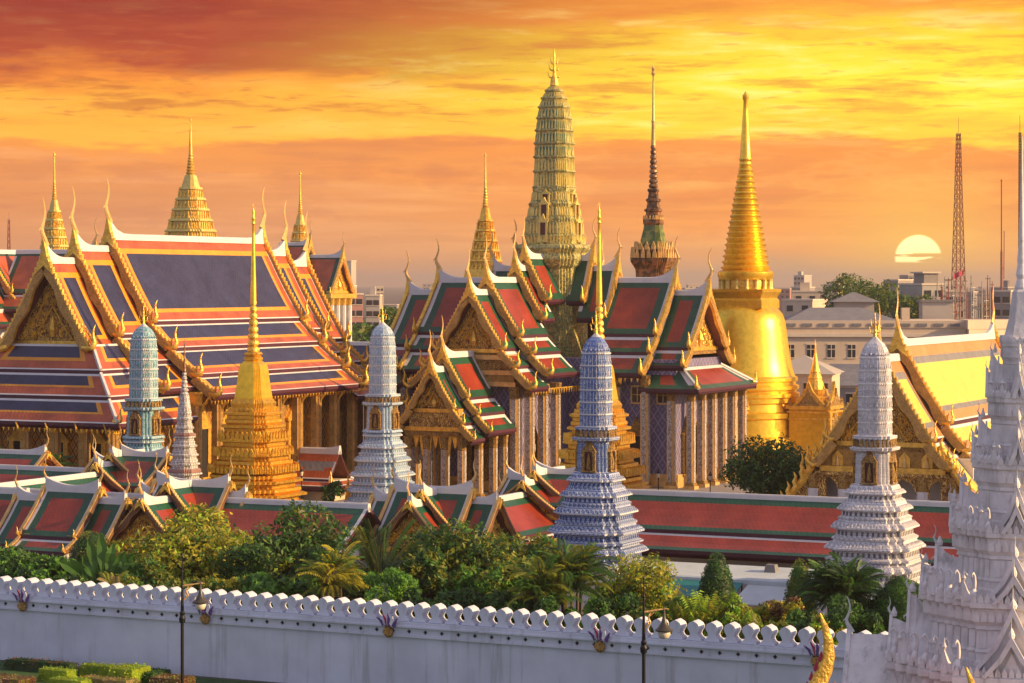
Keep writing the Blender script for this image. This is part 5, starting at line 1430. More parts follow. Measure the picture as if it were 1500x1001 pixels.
for i in range(n_):
    j = (i + 1) % n_
    mb.f += [[A[i], A[j], B[j], B[i]][::-1], [A2[i], A2[j], A[j], A[i]][::-1]]; mb.m += [0, 0]
for V, rv in ((A2, 0), (B, 1)):                                 # fronts as strips between mirrored points
    for i in range(1, 10):
        l0, l1 = V[(n_ - i + 1) % n_ if i > 1 else 0], V[(n_ - i) % n_]
    prs_ = [(0, 1)] + [(n_ - i, i + 1) for i in range(1, 9)]
    for (a0, b0), (a1, b1) in zip(prs_[:-1], prs_[1:]):
        f_ = [V[a0], V[b0], V[b1], V[a1]]
        mb.f.append(f_[::-1] if rv else f_); mb.m.append(0)
    f_ = [V[prs_[-1][0]], V[prs_[-1][1]], V[10]]
    mb.f.append(f_[::-1] if rv else f_); mb.m.append(0)
MER = mb.mesh("battlement", ['wall_plaster'])
VENT = MB(); VENT.box(-0.11, 0.11, -0.04, 0.02, -0.04, 0.04, 0); VENT.box(-0.04, 0.04, -0.045, 0.015, -0.11, 0.11, 0)
VENT = VENT.mesh("vent_slot", ['dark'])
a = -104.5 - 1.12 * 22
i = 0
while a < -31 and i < 100:
    link("battlement", MER, wl, (a, 0.1, 4.34)); link("vent_slot", VENT, wl, (a + 0.56, -0.48, 3.78))
    a += 1.12; i += 1
# bunting rosettes hung on the wall
for k, (a, lb) in enumerate(((-99.1, "violet and red flag rosette on the wall at the far left"),
                             (-84.9, "rosette of violet flags on the wall next to the left street lamp"),
                             (-71.7, "rosette of violet flags under the three sunlit battlements"),
                             (-57.6, "red and violet flag rosette on the wall left of the right street lamp"),
                             (-44.3, "violet flag rosette half behind the golden naga finial"))):
    o = thing("flag_rosette", lb, "flag rosette", S(a, WB - 0.62, 3.95), ROT, "flag rosettes on the palace wall")
    mb = MB(); mb.rings([[(0.34 * cos(q * pi / 6), -0.02 - t * 0.13, -0.25 + 0.38 * sin(q * pi / 6) * (1 - t * 0.4)) for q in range(12)] for t in (0, 0.6, 1)], 0)
    mb.lathe(circle(8), [(0.01, 0), (0.01, 0.01)], 1) if False else None
    mb.build("emblem", ['gold_fine'], o)
    for j, (ang, m_) in enumerate(((-0.75, 'violet'), (-0.3, 'crimson'), (0.05, 'violet'), (0.4, 'flag_white'), (0.8, 'violet'))):
        mb = MB(); dx_, dz_ = sin(ang), cos(ang)
        mb.tube([(0, -0.05, -0.1), (dx_ * 1.05, -0.22, dz_ * 1.0 - 0.1)], 0.025, 4, 0)
        px_, pz_ = dx_ * 0.95, dz_ * 0.92
        mb.prism([(px_, pz_), (px_ * 0.45, pz_ * 0.45 - 0.12), (px_ * 0.3 + dx_ * 0.3 + 0.12, pz_ * 0.2 - 0.1), (px_ * 0.75 + 0.17, pz_ * 0.62)], lambda a_, b_, ww: (a_, ww - 0.2, b_), -0.02, 0.02, 1)
        mb.build("small_flag", ['iron', m_], o)

# ------------------------------------------------------------------ street lamps
def street_lamp(label, loc, H, rot):
    o = thing("street_lamp", label, "street lamp", loc, rot, "tall street lamps before the wall")
    mb = MB()
    mb.lathe(circle(10), [(0.30, 0), (0.30, 0.5), (0.18, 0.7), (0.14, 1.2), (0.10, 1.3), (0.095, H - 3.9), (0.17, H - 3.85), (0.20, H - 3.6), (0.13, H - 3.45), (0.16, H - 3.3), (0.10, H - 3.2), (0.07, H - 2.0), (0.055, H - 1.0), (0.09, H - 0.95), (0.04, H - 0.85), (0.03, H - 0.05), (0.06, H), (0.01, H + 0.15)], 0)
    mb.box(-0.25, 0.25, -0.03, 0.03, H - 0.28, H - 0.22, 0)
    mb.build("pole", ['iron'], o)
    mb = MB(); mb.tube([(0, 0, H - 1.75), (0.6, 0, H - 1.66), (1.1, 0, H - 1.58), (1.3, 0, H - 1.6)], [0.06, 0.05, 0.04, 0.02], 6, 0)
    mb.tube([(0.05, 0, H - 2.6), (0.35, 0, H - 2.3), (0.25, 0, H - 2.0), (0.55, 0, H - 1.75)], [0.03, 0.05, 0.04, 0.03], 5, 0)
    for j in range(3): mb.tube([(0.08 + 0.1 * j, 0, H - 2.5 + 0.28 * j), (0.26, 0, H - 2.35 + 0.2 * j), (0.12 + 0.12 * j, 0, H - 2.15 + 0.2 * j)], [0.02, 0.05, 0.02], 5, 0)
    mb.build("lamp_arm", ['gold_old'], o)
    lz = H - 1.55
    mb = MB(); mb.lathe(circle(14), [(0.03, lz + 0.12), (0.05, lz - 0.1), (0.08, lz - 0.45), (0.16, lz - 0.75), (0.32, lz - 1.0), (0.47, lz - 1.12), (0.46, lz - 1.18), (0.30, lz - 1.16)], 0, None, 1.05, 0)
    sh_ = mb.build("lamp_shade", ['bronze_cap'], o, True)
    mb = MB(); mb.lathe(circle(12), [(0.33, lz - 1.17), (0.32, lz - 1.35), (0.26, lz - 1.52), (0.12, lz - 1.58)], 0, None, 1.05, 0)
    mb.build("lamp_globe", ['lamp_glass'], sh_, True)
    return o


street_lamp("tall black street lamp with hanging shade at the left, before the garden hedges", ((267 - 750) * 142 / F, 142, 0), 9.25, 0.0)
street_lamp("tall black street lamp with hanging shade at the right, before the wall", ((943 - 750) * 127 / F, 127, 0), 9.75, 0.0)

# ------------------------------------------------------------------ awnings, kiosk, small things
aw = thing("garden_awning", "long white sloping canopy with teal side panels in front of the red cloister roof", "awning", S(-65, 176.5))
mb = MB()
mb.prism([(-3.2, 2.75), (1.6, 3.15), (1.6, 3.3), (-3.2, 2.9)], lambda a, b, w_: (w_, a, b), -11.6, 10.5, 0)
mb.prism([(-3.2, 2.75), (-3.2, 2.9), (-3.35, 2.8), (-3.35, 2.5)], lambda a, b, w_: (w_, a, b), -11.6, 10.5, 0)
mb.build("canopy", ['awning_white'], aw)
mb = MB()
for x0, x1 in ((-11.0, -7.2), (-4.6, 1.2)):
    mb.prism([(-3.4, 2.6), (-6.0, 1.7), (-6.0, 1.6), (-3.4, 2.5)], lambda a, b, w_: (w_, a, b), x0, x1, 0)
mb.build("side_panel", ['awning_teal'], aw)
mb = MB(); mb.prism([(-3.4, 2.7), (-6.2, 1.8), (-6.2, 1.7), (-3.4, 2.6)], lambda a, b, w_: (w_, a, b), -7.1, -5.6, 0)
mb.prism([(-3.4, 2.5), (-6.8, 1.5), (-6.8, 1.4), (-3.4, 2.4)], lambda a, b, w_: (w_, a, b), 1.6, 5.4, 0); mb.build("front_panel", ['awning_white'], aw)
pm = MB(); pm.lathe(circle(8), [(0.06, 0), (0.06, 2.7)], 0); pm = pm.mesh("post", ['iron'])
for x in (-11, -7, -3, 1, 5, 9): link("post", pm, aw, (x, -3.1, 0))
for x, w_ in ((2.3, 0.5), (8.2, 0.4)):
    mb = MB(); mb.box(x - w_, x + w_, -0.6, 0.3, 2.9, 3.7, 0, 0.15, 0.1); mb.build("roof_hatch", ['slate_roof'], aw)

kk = thing("ticket_kiosk", "small pavilion with grey-blue pink-edged hipped roof right of the golden stepped chedi", "pavilion", S(-134.0, 232.0, 1.5))
roof(kk, (0, 0, 0, 0), -2.6, 2.2, 5.4, [(0, 0, 2.3, -3.0)], 'blue', False, True, up=0.4, chofa=0, barge=0, tails=False)
kr = [c for c in kk.children][0]; kr.data.materials[0] = M['slate_roof']; kr.data.materials[1] = M['slate_roof']
skirt(kk, (0, 0, 0, 0), 2.2, 3.2, 2.2, 3.2, 2.2, 1.7, -2.6, 'blue')
for c in kk.children:
    if c.name.startswith("porch_roof"): c.data.materials[0] = M['slate_roof']; c.data.materials[1] = M['slate_roof']
mb = MB(); mb.box(-2.2, 2.0, -1.9, 1.9, 0, 2.2, 0); mb.build("wall", ['cream_wall'], kk)


def yard_lamp(label, loc):
    o = thing("yard_lamp", label, "lamp post", loc, ROT, "lamp posts on the temple terrace")
    mb = MB(); mb.lathe(circle(8), [(0.16, 0), (0.14, 0.5), (0.06, 0.7), (0.05, 2.9), (0.09, 2.95), (0.09, 3.05), (0.05, 3.1)], 0); mb.build("pole", ['iron'], o)
    mb = MB(); mb.lathe(circle(6), [(0.12, 3.1), (0.22, 3.5), (0.2, 3.55)], 0); mb.build("lantern", ['lamp_glass'], o)
    mb = MB(); mb.lathe(circle(6), [(0.26, 3.55), (0.10, 3.8), (0.03, 4.05)], 0); mb.build("lantern_cap", ['iron'], o)


yard_lamp("dark lamp post on the terrace left of the golden half-hidden chedi's hall door", S(-97.5, 239.0, 1.5))
yard_lamp("dark lamp post before the right corner columns of the red-roofed hall", S(-91.5, 238.5, 1.5))
yard_lamp("dark lamp post standing in front of the small grey-blue kiosk", S(-132.5, 225.0, 1.5))

gu = thing("guardian_statue", "small gilded guardian figure on a pedestal left of the pale sky blue prang", "statue", S(-121.8, 216.0, 1.5))
mb = MB(); mb.box(-0.6, 0.6, -0.6, 0.6, 0, 1.2, 0, 0.08, 0.08); mb.box(-0.45, 0.45, -0.45, 0.45, 1.2, 1.4, 0); mb.build("pedestal", ['plaster'], gu)
mb = MB()
for sg in (1, -1):
    mb.tube([(sg * 0.2, 0, 1.4), (sg * 0.2, -0.05, 1.8), (sg * 0.12, 0, 2.3)], [0.13, 0.12, 0.17], 7, 0)
    mb.tube([(sg * 0.3, 0, 2.95), (sg * 0.5, -0.05, 2.6), (sg * 0.2, -0.25, 2.45)], [0.11, 0.09, 0.07], 6, 0)
mb.tube([(0, 0, 2.2), (0, 0, 2.5), (0, 0, 2.9), (0, 0, 3.1), (0, 0, 3.25), (0, 0, 3.45), (0, 0, 3.6), (0, 0, 4.1)], [0.25, 0.22, 0.32, 0.12, 0.17, 0.17, 0.12, 0.02], 8, 0)
mb.build("figure", ['gold'], gu)


def person(label, loc, rot, top, legs):
    p = thing("person", label, "person", loc, rot, "visitors on the temple terrace")
    me = bpy.data.meshes.new("body")
    vs = [(0, 0, 0.93), (0, 0, 1.15), (0, 0, 1.40), (0, 0, 1.52), (0, -0.02, 1.60), (0, -0.02, 1.72), (0.10, 0, 0.88), (0.11, -0.02, 0.50), (0.11, 0, 0.08), (0.11, -0.14, 0.04), (-0.10, 0, 0.88), (-0.11, 0.02, 0.50), (-0.11, 0.05, 0.08), (-0.11, -0.09, 0.04),
          (0.19, 0, 1.38), (0.25, 0.02, 1.10), (0.24, -0.08, 0.88), (0.24, -0.1, 0.78), (-0.19, 0, 1.38), (-0.25, 0.02, 1.10), (-0.24, -0.06, 0.88), (-0.24, -0.08, 0.78)]
    es = [(0, 1), (1, 2), (2, 3), (3, 4), (4, 5), (0, 6), (6, 7), (7, 8), (8, 9), (0, 10), (10, 11), (11, 12), (12, 13), (2, 14), (14, 15), (15, 16), (16, 17), (2, 18), (18, 19), (19, 20), (20, 21)]
    rd = [.13, .12, .14, .055, .085, .07, .09, .06, .045, .04, .09, .06, .045, .04, .06, .045, .035, .03, .06, .045, .035, .03]
    me.from_pydata(vs, es, []); me.materials.append(M['skin'])
    o = link("body", me, p)
    sk = o.modifiers.new("skin", 'SKIN'); o.modifiers.new("sub", 'SUBSURF').levels = 1
    for v, r in zip(me.skin_vertices[0].data, rd): v.radius = (r, r * 0.85)
    me.skin_vertices[0].data[0].use_root = True
    mb = MB(); mb.rings([[(a * x, b * 0.75 * x, z) for a, b in circle(10)] for x, z in ((0.17, 0.85), (0.165, 1.1), (0.20, 1.38), (0.10, 1.50))], 0)
    for sg in (1, -1): mb.tube([(sg * 0.17, 0, 1.40), (sg * 0.245, 0.01, 1.22), (sg * 0.255, 0.02, 1.12)], [0.08, 0.075, 0.07], 6, 0)
    mb.build("shirt", [top], p, True)
    mb = MB(); mb.rings([[(a * x, b * 0.8 * x, z) for a, b in circle(10)] for x, z in ((0.175, 0.72), (0.175, 0.95))], 0)
    for sg in (1, -1): mb.tube([(sg * 0.09, 0, 0.85), (sg * 0.11, 0, 0.50), (sg * 0.11, 0.02, 0.12)], [0.10, 0.085, 0.07], 7, 0)
    mb.build("trousers", [legs], p, True)
    mb = MB(); mb.lathe(circle(8), [(0.095, 1.66), (0.105, 1.72), (0.08, 1.79), (0.02, 1.81)], 0, None, 0, 0.01); mb.build("hair", ['cloth_dark'], p, True)


for k, (a, b, tp, lg, lb) in enumerate(((-137.6, 219.2, 'cloth_pink', 'cloth_dark', "visitor in pink shirt, left of the group at the golden chedi's foot"),
                                        (-136.4, 219.6, 'cloth_white', 'cloth_blue', "visitor in white shirt and blue trousers at the golden chedi's foot"),
                                        (-135.3, 219.0, 'cloth_red', 'cloth_dark', "visitor in red shirt right of the one in white by the golden chedi"),
                                        (-124.9, 236.2, 'cloth_blue', 'cloth_white', "visitor in blue shirt between the columns of the gilded porch"),
                                        (-126.0, 219.8, 'cloth_dark', 'cloth_dark', "visitor in dark clothes left of the small guardian statue"))):
    person(lb, S(a, b, 1.5 if k != 3 else 1.45), ROT + k * 1.3, tp, lg)

# ------------------------------------------------------------------ masts and far city
def lattice_mast(label, loc, H, w0, w1, nb, m, cat="radio mast", thick=0.16):
    o = thing("radio_mast", label, cat, loc, 0.3)
    mb = MB()
    legs = [(1, 1), (-1, 1), (-1, -1), (1, -1)]
    wd = lambda t: (w0 + (w1 - w0) * t ** 0.75) / 2
    for lx_, ly_ in legs: mb.tube([(lx_ * wd(t), ly_ * wd(t), H * t) for t in (0, .25, .5, .75, 1)], [thick * (1 - 0.5 * t) for t in (0, .25, .5, .75, 1)], 4, 0)
    for i in range(nb):
        t0, t1 = i / nb, (i + 1) / nb
        for q in range(4):
            a_, b_ = legs[q], legs[(q + 1) % 4]
            mb.tube([(a_[0] * wd(t0), a_[1] * wd(t0), H * t0), (b_[0] * wd(t1), b_[1] * wd(t1), H * t1)], thick * 0.45, 3, 0)
            mb.tube([(b_[0] * wd(t0), b_[1] * wd(t0), H * t0), (a_[0] * wd(t1), a_[1] * wd(t1), H * t1)], thick * 0.45, 3, 0)
            mb.tube([(a_[0] * wd(t0), a_[1] * wd(t0), H * t0), (b_[0] * wd(t0), b_[1] * wd(t0), H * t0)], thick * 0.5, 3, 0)
    mb.tube([(0, 0, H), (0, 0, H * 1.07)], 0.07, 4, 0)
    mb.build("lattice", [m], o)
    return o


def W(px, D, z=0): return ((px - 750) * D / F, D, z)


lattice_mast("tall red lattice radio mast on the right near the setting sun", W(1404, 900), 80, 5.4, 1.2, 24, 'mast_red', thick=0.22)
lattice_mast("slim lattice mast rising beside the white shrine tower's spire", W(1494, 700), 68, 0.8, 0.5, 44, 'iron', thick=0.10)
for px, top, D, lb in ((1467, 265, 800, "thin tall pole aerial between the red mast and the shrine spire"),):
    o = thing("aerial_pole", lb, "aerial", W(px, D), 0)
    H = HZ - (top - 415) * D / F
    mb = MB(); mb.lathe(circle(6), [(0.42, 0), (0.36, H * 0.6), (0.22, H * 0.62), (0.18, H), (0.4, H), (0.02, H + 0.5)], 0); mb.build("pole", ['mast_red'], o)
    mb = MB(); mb.tube([(0.8, 0, H * 0.45), (0.9, 0, H * 0.72)], 0.16, 5, 0); mb.tube([(0, 0, H * 0.5), (0.9, 0, H * 0.52)], 0.08, 4, 0); mb.build("whip", ['mast_red'], o)
lattice_mast("faint lattice mast far off at the left edge behind the throne hall", W(13, 1500), 64, 4, 1.0, 16, 'mast_red', thick=0.3)
r_ = random.Random(5)
GA = "aerial poles on the roof by the red mast"
for i in range(30):
    px = 1366 + i * 3.0 + r_.uniform(-1, 1); D = r_.uniform(560, 640); top = r_.uniform(402, 436)
    H = HZ - (top - 415) * D / F
    o = thing("roof_aerial", "thin grey aerial pole with short crossbars in the thicket beside the red mast", "aerial", W(px, D), r_.uniform(0, 3), GA)
    mb = MB(); mb.lathe(circle(5), [(0.22, 0), (0.20, H * 0.8), (0.08, H)], 0)
    for k in range(5):
        z = H * r_.uniform(0.55, 0.98); l = r_.uniform(0.5, 1.3); mb.box(-l, l, -0.07, 0.07, z, z + 0.14, 0)
    mb.build("pole", [r_.choice(['concrete', 'mast_red', 'pale_concrete'])], o)

fl = thing("flag_pole", "flag on a pole before the red lattice mast", "flag", W(1396, 700), 0)
mb = MB(); mb.lathe(circle(6), [(0.12, 0), (0.07, 29)], 0); mb.build("pole", ['pale_concrete'], fl)
mb = MB()
for k in range(6):
    mb.prism([(k * 0.5, 26.0 + 0.25 * k), (k * 0.5 + 0.5, 26.25 + 0.25 * k), (k * 0.5 + 0.5, 27.8 + 0.2 * k), (k * 0.5, 27.6 + 0.2 * k)], lambda a_, b_, ww: (0.1 + a_, ww + 0.15 * sin(a_ * 3), b_), -0.02, 0.02, 0 if k % 2 == 0 else 0)
mb.build("flag_cloth", ['cloth_red'], fl)

CITY = "far town buildings on the horizon"
def tower(label, px, wpx, top, D, m, dep=14, roofm='slate_roof', rows=None, bay=None, kind=0):
    wd = wpx * D / F; h = HZ - (top - 415) * D / F
    o = thing("town_building", label, "building", W(px, D), r_.uniform(-0.5, 0.3), CITY)
    mb = MB(); mb.box(-wd / 2, wd / 2, 0, dep, 0, h, 0); mb.box(-wd / 2 - .2, wd / 2 + .2, -.2, dep + .2, h, h + 0.5, 1)
    if kind == 1: mb.box(-wd * 0.2, wd * 0.15, 2, 6, h + 0.5, h + 3.2, 0)
    if kind == 2: mb.box(-wd * 0.35, wd * 0.3, 1, 8, h + 0.5, h + 3.0, 2); mb.box(-wd * 0.45, wd * 0.4, 0.5, 9, h + 3.0, h + 3.4, 1)
    mb.build("wall", [m, 'cream_trim', 'concrete'], o)
    rows = rows or max(1, int((h - 2) / 3.6)); bay = bay or max(2, int(wd / 3.5))
    rows = min(rows, 5)
    wm = MB(); wm.box(-0.9, 0.9, -0.08, 0.02, 0, 1.7, 1); wm.box(-1.05, 1.05, -0.18, 0.02, -0.2, 0, 0); wm = wm.mesh("window", ['cream_trim', 'window_glass'])
    if wpx > 14:
        for i in range(rows):
            for j in range(bay): link("window", wm, o, (-wd / 2 + (j + 0.5) * wd / bay, -0.02, h - 3.0 - i * 3.6))
    return o


tower("white office block with dark red parapet left of the aerial thicket", 1367, 34, 418, 620, 'pale_concrete', 16, kind=2)
tower("pale block with ribbed side directly under the red lattice mast", 1398, 28, 428, 640, 'pale_concrete', 14)
tower("faint grey tower block on the skyline at far right of the sun", 1339, 18, 404, 1500, 'concrete', 20)
tower("faint flat grey block behind the tall trees", 1305, 22, 411, 1100, 'concrete', 20)
tower("slim pale tower beside the gold gable at the left", 510, 9, 383, 1300, 'pale_concrete', 14)
tower("pink brick block behind the dark blue palace hall roof", 521, 22, 432, 760, 'brick_pink', 14)
tower("pale stacked block right of the pink brick block", 546, 20, 434, 800, 'pale_concrete', 14, kind=1)
tower("cream low block with small tower just right of the gold gable", 503, 14, 420, 900, 'cream_wall', 14, kind=1)
tower("cream roof block left of the tall trees at the right", 1180, 40, 428, 820, 'cream_wall', 14, kind=1)
tower("pale wide shed roof behind the ministry building, far left part", 1168, 46, 441, 700, 'cream_wall', 14)
tower("yellow lit block between sheds and trees on the right", 1217, 22, 418, 1000, 'cream_wall', 14)
tower("grey block right of the aerial thicket by the shrine", 1467, 26, 428, 680, 'concrete', 14)
for i in range(74):
    px = r_.uniform(-30, 1530)
    D = r_.uniform(1000, 3200)
    if 1225 < px < 1345: continue
    top = 415 + (HZ - r_.uniform(9, 24) - (10 if r_.random() < 0.06 else 0)) * F / D
    tower("small hazy far-off town building on the skyline", px, r_.uniform(9, 34), top, D, r_.choice(['concrete', 'pale_concrete', 'cream_wall', 'concrete', 'brick_pink']), 16, kind=r_.choice((0, 0, 1)), rows=2, bay=3)

# ------------------------------------------------------------------ plants
def leaves(name, parent, blobs, n, size, mats, seed=0, shell=0.55, droop=0.25, wts=None, aspect=0.5, lump=1.0):
    """many small folded leaves through the volume of several lobes"""
    g = np.random.default_rng(seed)
    B = np.array(blobs, float)                                 # x, y, z, rx, ry, rz
    vol = (B[:, 3] * B[:, 4] * B[:, 5]) ** 0.67
    w_ = vol / vol.sum()
    k = g.choice(len(B), n, p=w_)
    d = g.normal(size=(n, 3)); d /= np.linalg.norm(d, axis=1)[:, None]
    rad = shell + (1 - shell) * g.random(n) ** 0.6
    rad *= 1 + lump * (0.20 * np.sin(d[:, 0] * 7 + k) * np.sin(d[:, 2] * 6 + k * 2) + 0.12 * g.normal(size=n))
    c = B[k, :3] + d * B[k, 3:6] * rad[:, None]
    c[:, 2] = np.maximum(c[:, 2], 0.05)
    nrm = d * 0.7 + g.normal(size=(n, 3)) * 0.6 + np.array([0, 0, 0.35]); nrm /= np.linalg.norm(nrm, axis=1)[:, None]
    t = np.cross(nrm, g.normal(size=(n, 3))); t /= np.linalg.norm(t, axis=1)[:, None] + 1e-9
    t[:, 2] -= droop; t /= np.linalg.norm(t, axis=1)[:, None]
    b = np.cross(nrm, t); b /= np.linalg.norm(b, axis=1)[:, None] + 1e-9
    s = size * (0.6 + 0.8 * g.random(n))[:, None]
    A = np.stack([c - t * s * 0.6, c + b * s * aspect * 0.5 - nrm * s * 0.06, c + t * s * 0.6, c - b * s * aspect * 0.5 - nrm * s * 0.06], 1).reshape(-1, 3)
    me = bpy.data.meshes.new(name)
    me.vertices.add(4 * n); me.vertices.foreach_set('co', A.ravel())
    me.loops.add(4 * n); me.loops.foreach_set('vertex_index', np.arange(4 * n, dtype=np.int32))
    me.polygons.add(n); me.polygons.foreach_set('loop_start', np.arange(0, 4 * n, 4, dtype=np.int32)); me.polygons.foreach_set('loop_total', np.full(n, 4, np.int32))
    for m_ in mats: me.materials.append(M[m_])
    # leaf kinds gather in sprays: old and young growth
    cell = (np.floor(c[:, 0] / 0.9) * 73 + np.floor(c[:, 1] / 0.9) * 179 + np.floor(c[:, 2] / 0.8) * 283 + seed).astype(int)
    u_ = ((cell * 2654435761) % 1000) / 1000.0
    u_ = np.clip(u_ * 0.75 + 0.25 * g.random(n), 0, 0.999)
    cw = np.cumsum(wts if wts else np.full(len(mats), 1 / len(mats)))
    me.polygons.foreach_set('material_index', np.searchsorted(cw / cw[-1], u_).astype(np.int32))
    me.update(); me.validate()
    return link(name, me, parent)


def lobes(g, h0, h1, r, n, flat=0.8):
    out = []
    for i in range(n):
        a = g.uniform(0, 2 * pi); q = r * math.sqrt(g.uniform(0.02, 0.62)); t = g.uniform(0, 1)
        rr = r * g.uniform(0.30, 0.52)
        z = h0 + rr * 0.7 + (h1 - h0 - rr * 1.5) * t * (1 - 0.35 * (q / r) ** 2)
        out.append((q * cos(a), q * sin(a), z, rr, rr, rr * flat))
    return out


def tree(label, loc, h0, h1, r, nl, n, size, mats, wts=None, seed=1, trunk_h=None, cat="tree", name="broadleaf_tree", aspect=0.5, group=None, droop=0.25, flat=0.8):
    g = random.Random(seed)
    o = thing(name, label, cat, loc, 0, group)
    lb = lobes(g, h0, h1, r, nl, flat)
    mb = MB(); th_ = trunk_h or (h0 + (h1 - h0) * 0.45)
    r0 = max(0.06, 0.022 * h1 + 0.03 * r)
    mb.tube([(0, 0, -0.1), (0.05, 0.03, th_ * 0.5), (0.0, 0.1, th_)], [r0 * 1.3, r0, r0 * 0.75], 8, 0)
    for x, y, z, rr, _, _ in lb[:10]:
        mb.tube([(0, 0.05, th_ * g.uniform(0.55, 0.95)), (x * 0.45, y * 0.45, th_ + (z - th_) * 0.45), (x * 0.95, y * 0.95, z + rr * 0.2)], [r0 * 0.55, r0 * 0.35, r0 * 0.1], 5, 0)
    mb.build("trunk", ['bark'], o, True)
    leaves("crown", o, lb, n, size * 1.12, mats, seed, wts=wts, aspect=aspect, droop=droop, lump=0.75)
    return o


def frond_mesh(L, wd, nleaf, mats, arch=0.5, seed=0, leaf_l=0.5, stiff=False):
    g = random.Random(seed); mb = MB()
    P = []
    for i in range(9):
        t = i / 8; P.append(Vector((L * t * (1 - 0.12 * t), 0, L * (0.75 * t - arch * 1.3 * t * t) if not stiff else L * (0.9 * t - 0.25 * t * t))))
    mb.tube([tuple(p) for p in P], [0.035 * (1 - 0.8 * i / 8) for i in range(9)], 4, 0)
    for i in range(nleaf):
        t = 0.15 + 0.85 * i / nleaf; k = min(7, int(t * 8)); q = P[k].lerp(P[k + 1], t * 8 - k)
        l = leaf_l * (1 - 0.55 * abs(t - 0.45)) * g.uniform(0.85, 1.1)
        for sg in (1, -1):
            tip = q + Vector((l * 0.5, sg * l * 0.8, -l * 0.35)); m_ = q + Vector((l * 0.30, sg * l * 0.42, 0.02)); wv = Vector((wd * 1.3, 0, 0))
            mb.face([tuple(q), tuple(m_ - wv * 0.6), tuple(tip), tuple(m_ + wv * 0.6)], 1)
    return mb.mesh("frond", mats)


def palm(label, loc, h, L, n, mats, seed=0, name="palm", tilt=(0.2, 1.1), arch=0.5, nleaf=16, leaf_l=0.5, stems=1, group=None):
    g = random.Random(seed); o = thing(name, label, "palm", loc, 0, group)
    fm = [frond_mesh(L, 0.07, nleaf, ['bark', m_], arch, seed + i, leaf_l) for i, m_ in enumerate(mats)]
    for s_ in range(stems):
        bx, by = (g.uniform(-1, 1) * 0.35 * L, g.uniform(-1, 1) * 0.35 * L) if stems > 1 else (0, 0)
        hh = h * g.uniform(0.7, 1.0) if stems > 1 else h
        mb = MB(); mb.tube([(bx, by, -0.1), (bx + 0.05, by, hh * 0.5), (bx * 1.1, by * 1.1, hh)], [0.13, 0.10, 0.08], 7, 0); mb.build("trunk", ['bark'], o, True)
        for i in range(n):
            f = link("frond", g.choice(fm), o, (bx * 1.1, by * 1.1, hh + g.uniform(-0.1, 0.1)), 0, g.uniform(0.75, 1.1))
            f.rotation_euler = (g.uniform(-0.2, 0.2), g.uniform(-0.9, 0.45), 2 * pi * (i + g.uniform(0, 0.7)) / n)
    return o


def fan_palm(label, loc, h, L, n, m_, seed=0):
    """travellers' palm: big paddle leaves spread like a fan"""
    g = random.Random(seed); o = thing("fan_palm", label, "palm", loc, 0)
    mb = MB(); mb.tube([(0, 0, -0.1), (0, 0, h)], [0.2, 0.16], 7, 0); mb.build("trunk", ['bark'], o)
    for i in range(n):
        a = -1.15 + 2.3 * i / (n - 1) + g.uniform(-.06, .06); l = L * g.uniform(0.85, 1.1); mb = MB()
        d = Vector((sin(a), 0, cos(a))); s_ = Vector((cos(a), 0, -sin(a)))
        P = [Vector((0, 0, h)) + d * l * t + Vector((0, g.uniform(-.3, .3) * t, -0.25 * t * t * abs(sin(a)) * l)) for t in (0, .4, .6, .8, 1.0)]
        wd = [0.03, 0.05, 0.34, 0.36, 0.06]
        for k in range(4):
            mb.face([tuple(P[k] - s_ * wd[k]), tuple(P[k] + Vector((0, 0.10, 0))), tuple(P[k + 1] + Vector((0, 0.10, 0))), tuple(P[k + 1] - s_ * wd[k + 1])], 0)
            mb.face([tuple(P[k] + Vector((0, 0.10, 0))), tuple(P[k] + s_ * wd[k]), tuple(P[k + 1] + s_ * wd[k + 1]), tuple(P[k + 1] + Vector((0, 0.10, 0)))], 0)
        mb.build("paddle_leaf", [m_], o)
    return o


def topiary(label, loc, r, h, kind, mats, n, seed, name="clipped_bush"):
    o = thing(name, label, "bush", loc, 0)
    mb = MB(); mb.tube([(0, 0, 0), (0, 0, h * 0.6)], [0.12, 0.08], 6, 0); mb.build("trunk", ['bark'], o)
    q_ = lambda t: r * math.sqrt(max(0.015, 1 - t ** 1.7))
    if kind == 'cone': bl = [(0, 0, h * t, q_(t), q_(t), h * 0.09) for t in np.linspace(0.03, 0.93, 14)]
    else: bl = [(0, 0, h * 0.45, r, r, h * 0.55)]
    mb = MB(); mb.lathe(circle(14), [(q_(t) * 0.86 if kind == 'cone' else r * 0.86 * math.sqrt(max(0.01, 1 - ((t - 0.45) / 0.55) ** 2)), h * t) for t in np.linspace(0.04, 0.95, 12)], 0)
    mb.build("inner_growth", [mats[0]], o, True)
    leaves("crown", o, bl, n, 0.13, mats, seed, 0.93, 0.0, lump=0.22)
    return o


def at(px, D, z=0.0): return ((px - 750) * D / F, D, z)


def pb(px, b, ytop, z=0.0):
    """a spot in garden row b under photo column px, and the height that reaches row ytop there"""
    k = (px - 750) / F; D = b / (k * SN + CS)
    if b < 147.4: z = 2.6
    return (k * D, D, z), HZ - (ytop - 415) * D / F - z


def T(label, px, b, yt, r, nl, n, size, mats, wts, seed, h0=0.3, z=0.0, **kw):
    loc, h = pb(px, b, yt, z)
    return tree(label, loc, h0, h, r, nl, n, size, mats, wts, seed, **kw)


def PA(label, px, b, yt, L, n, mats, seed, **kw):
    loc, h = pb(px, b, yt, kw.pop('z', 0.0))
    return palm(label, loc, max(0.3, h - L * kw.pop('lift', 0.45)), L, n, mats, seed, **kw)


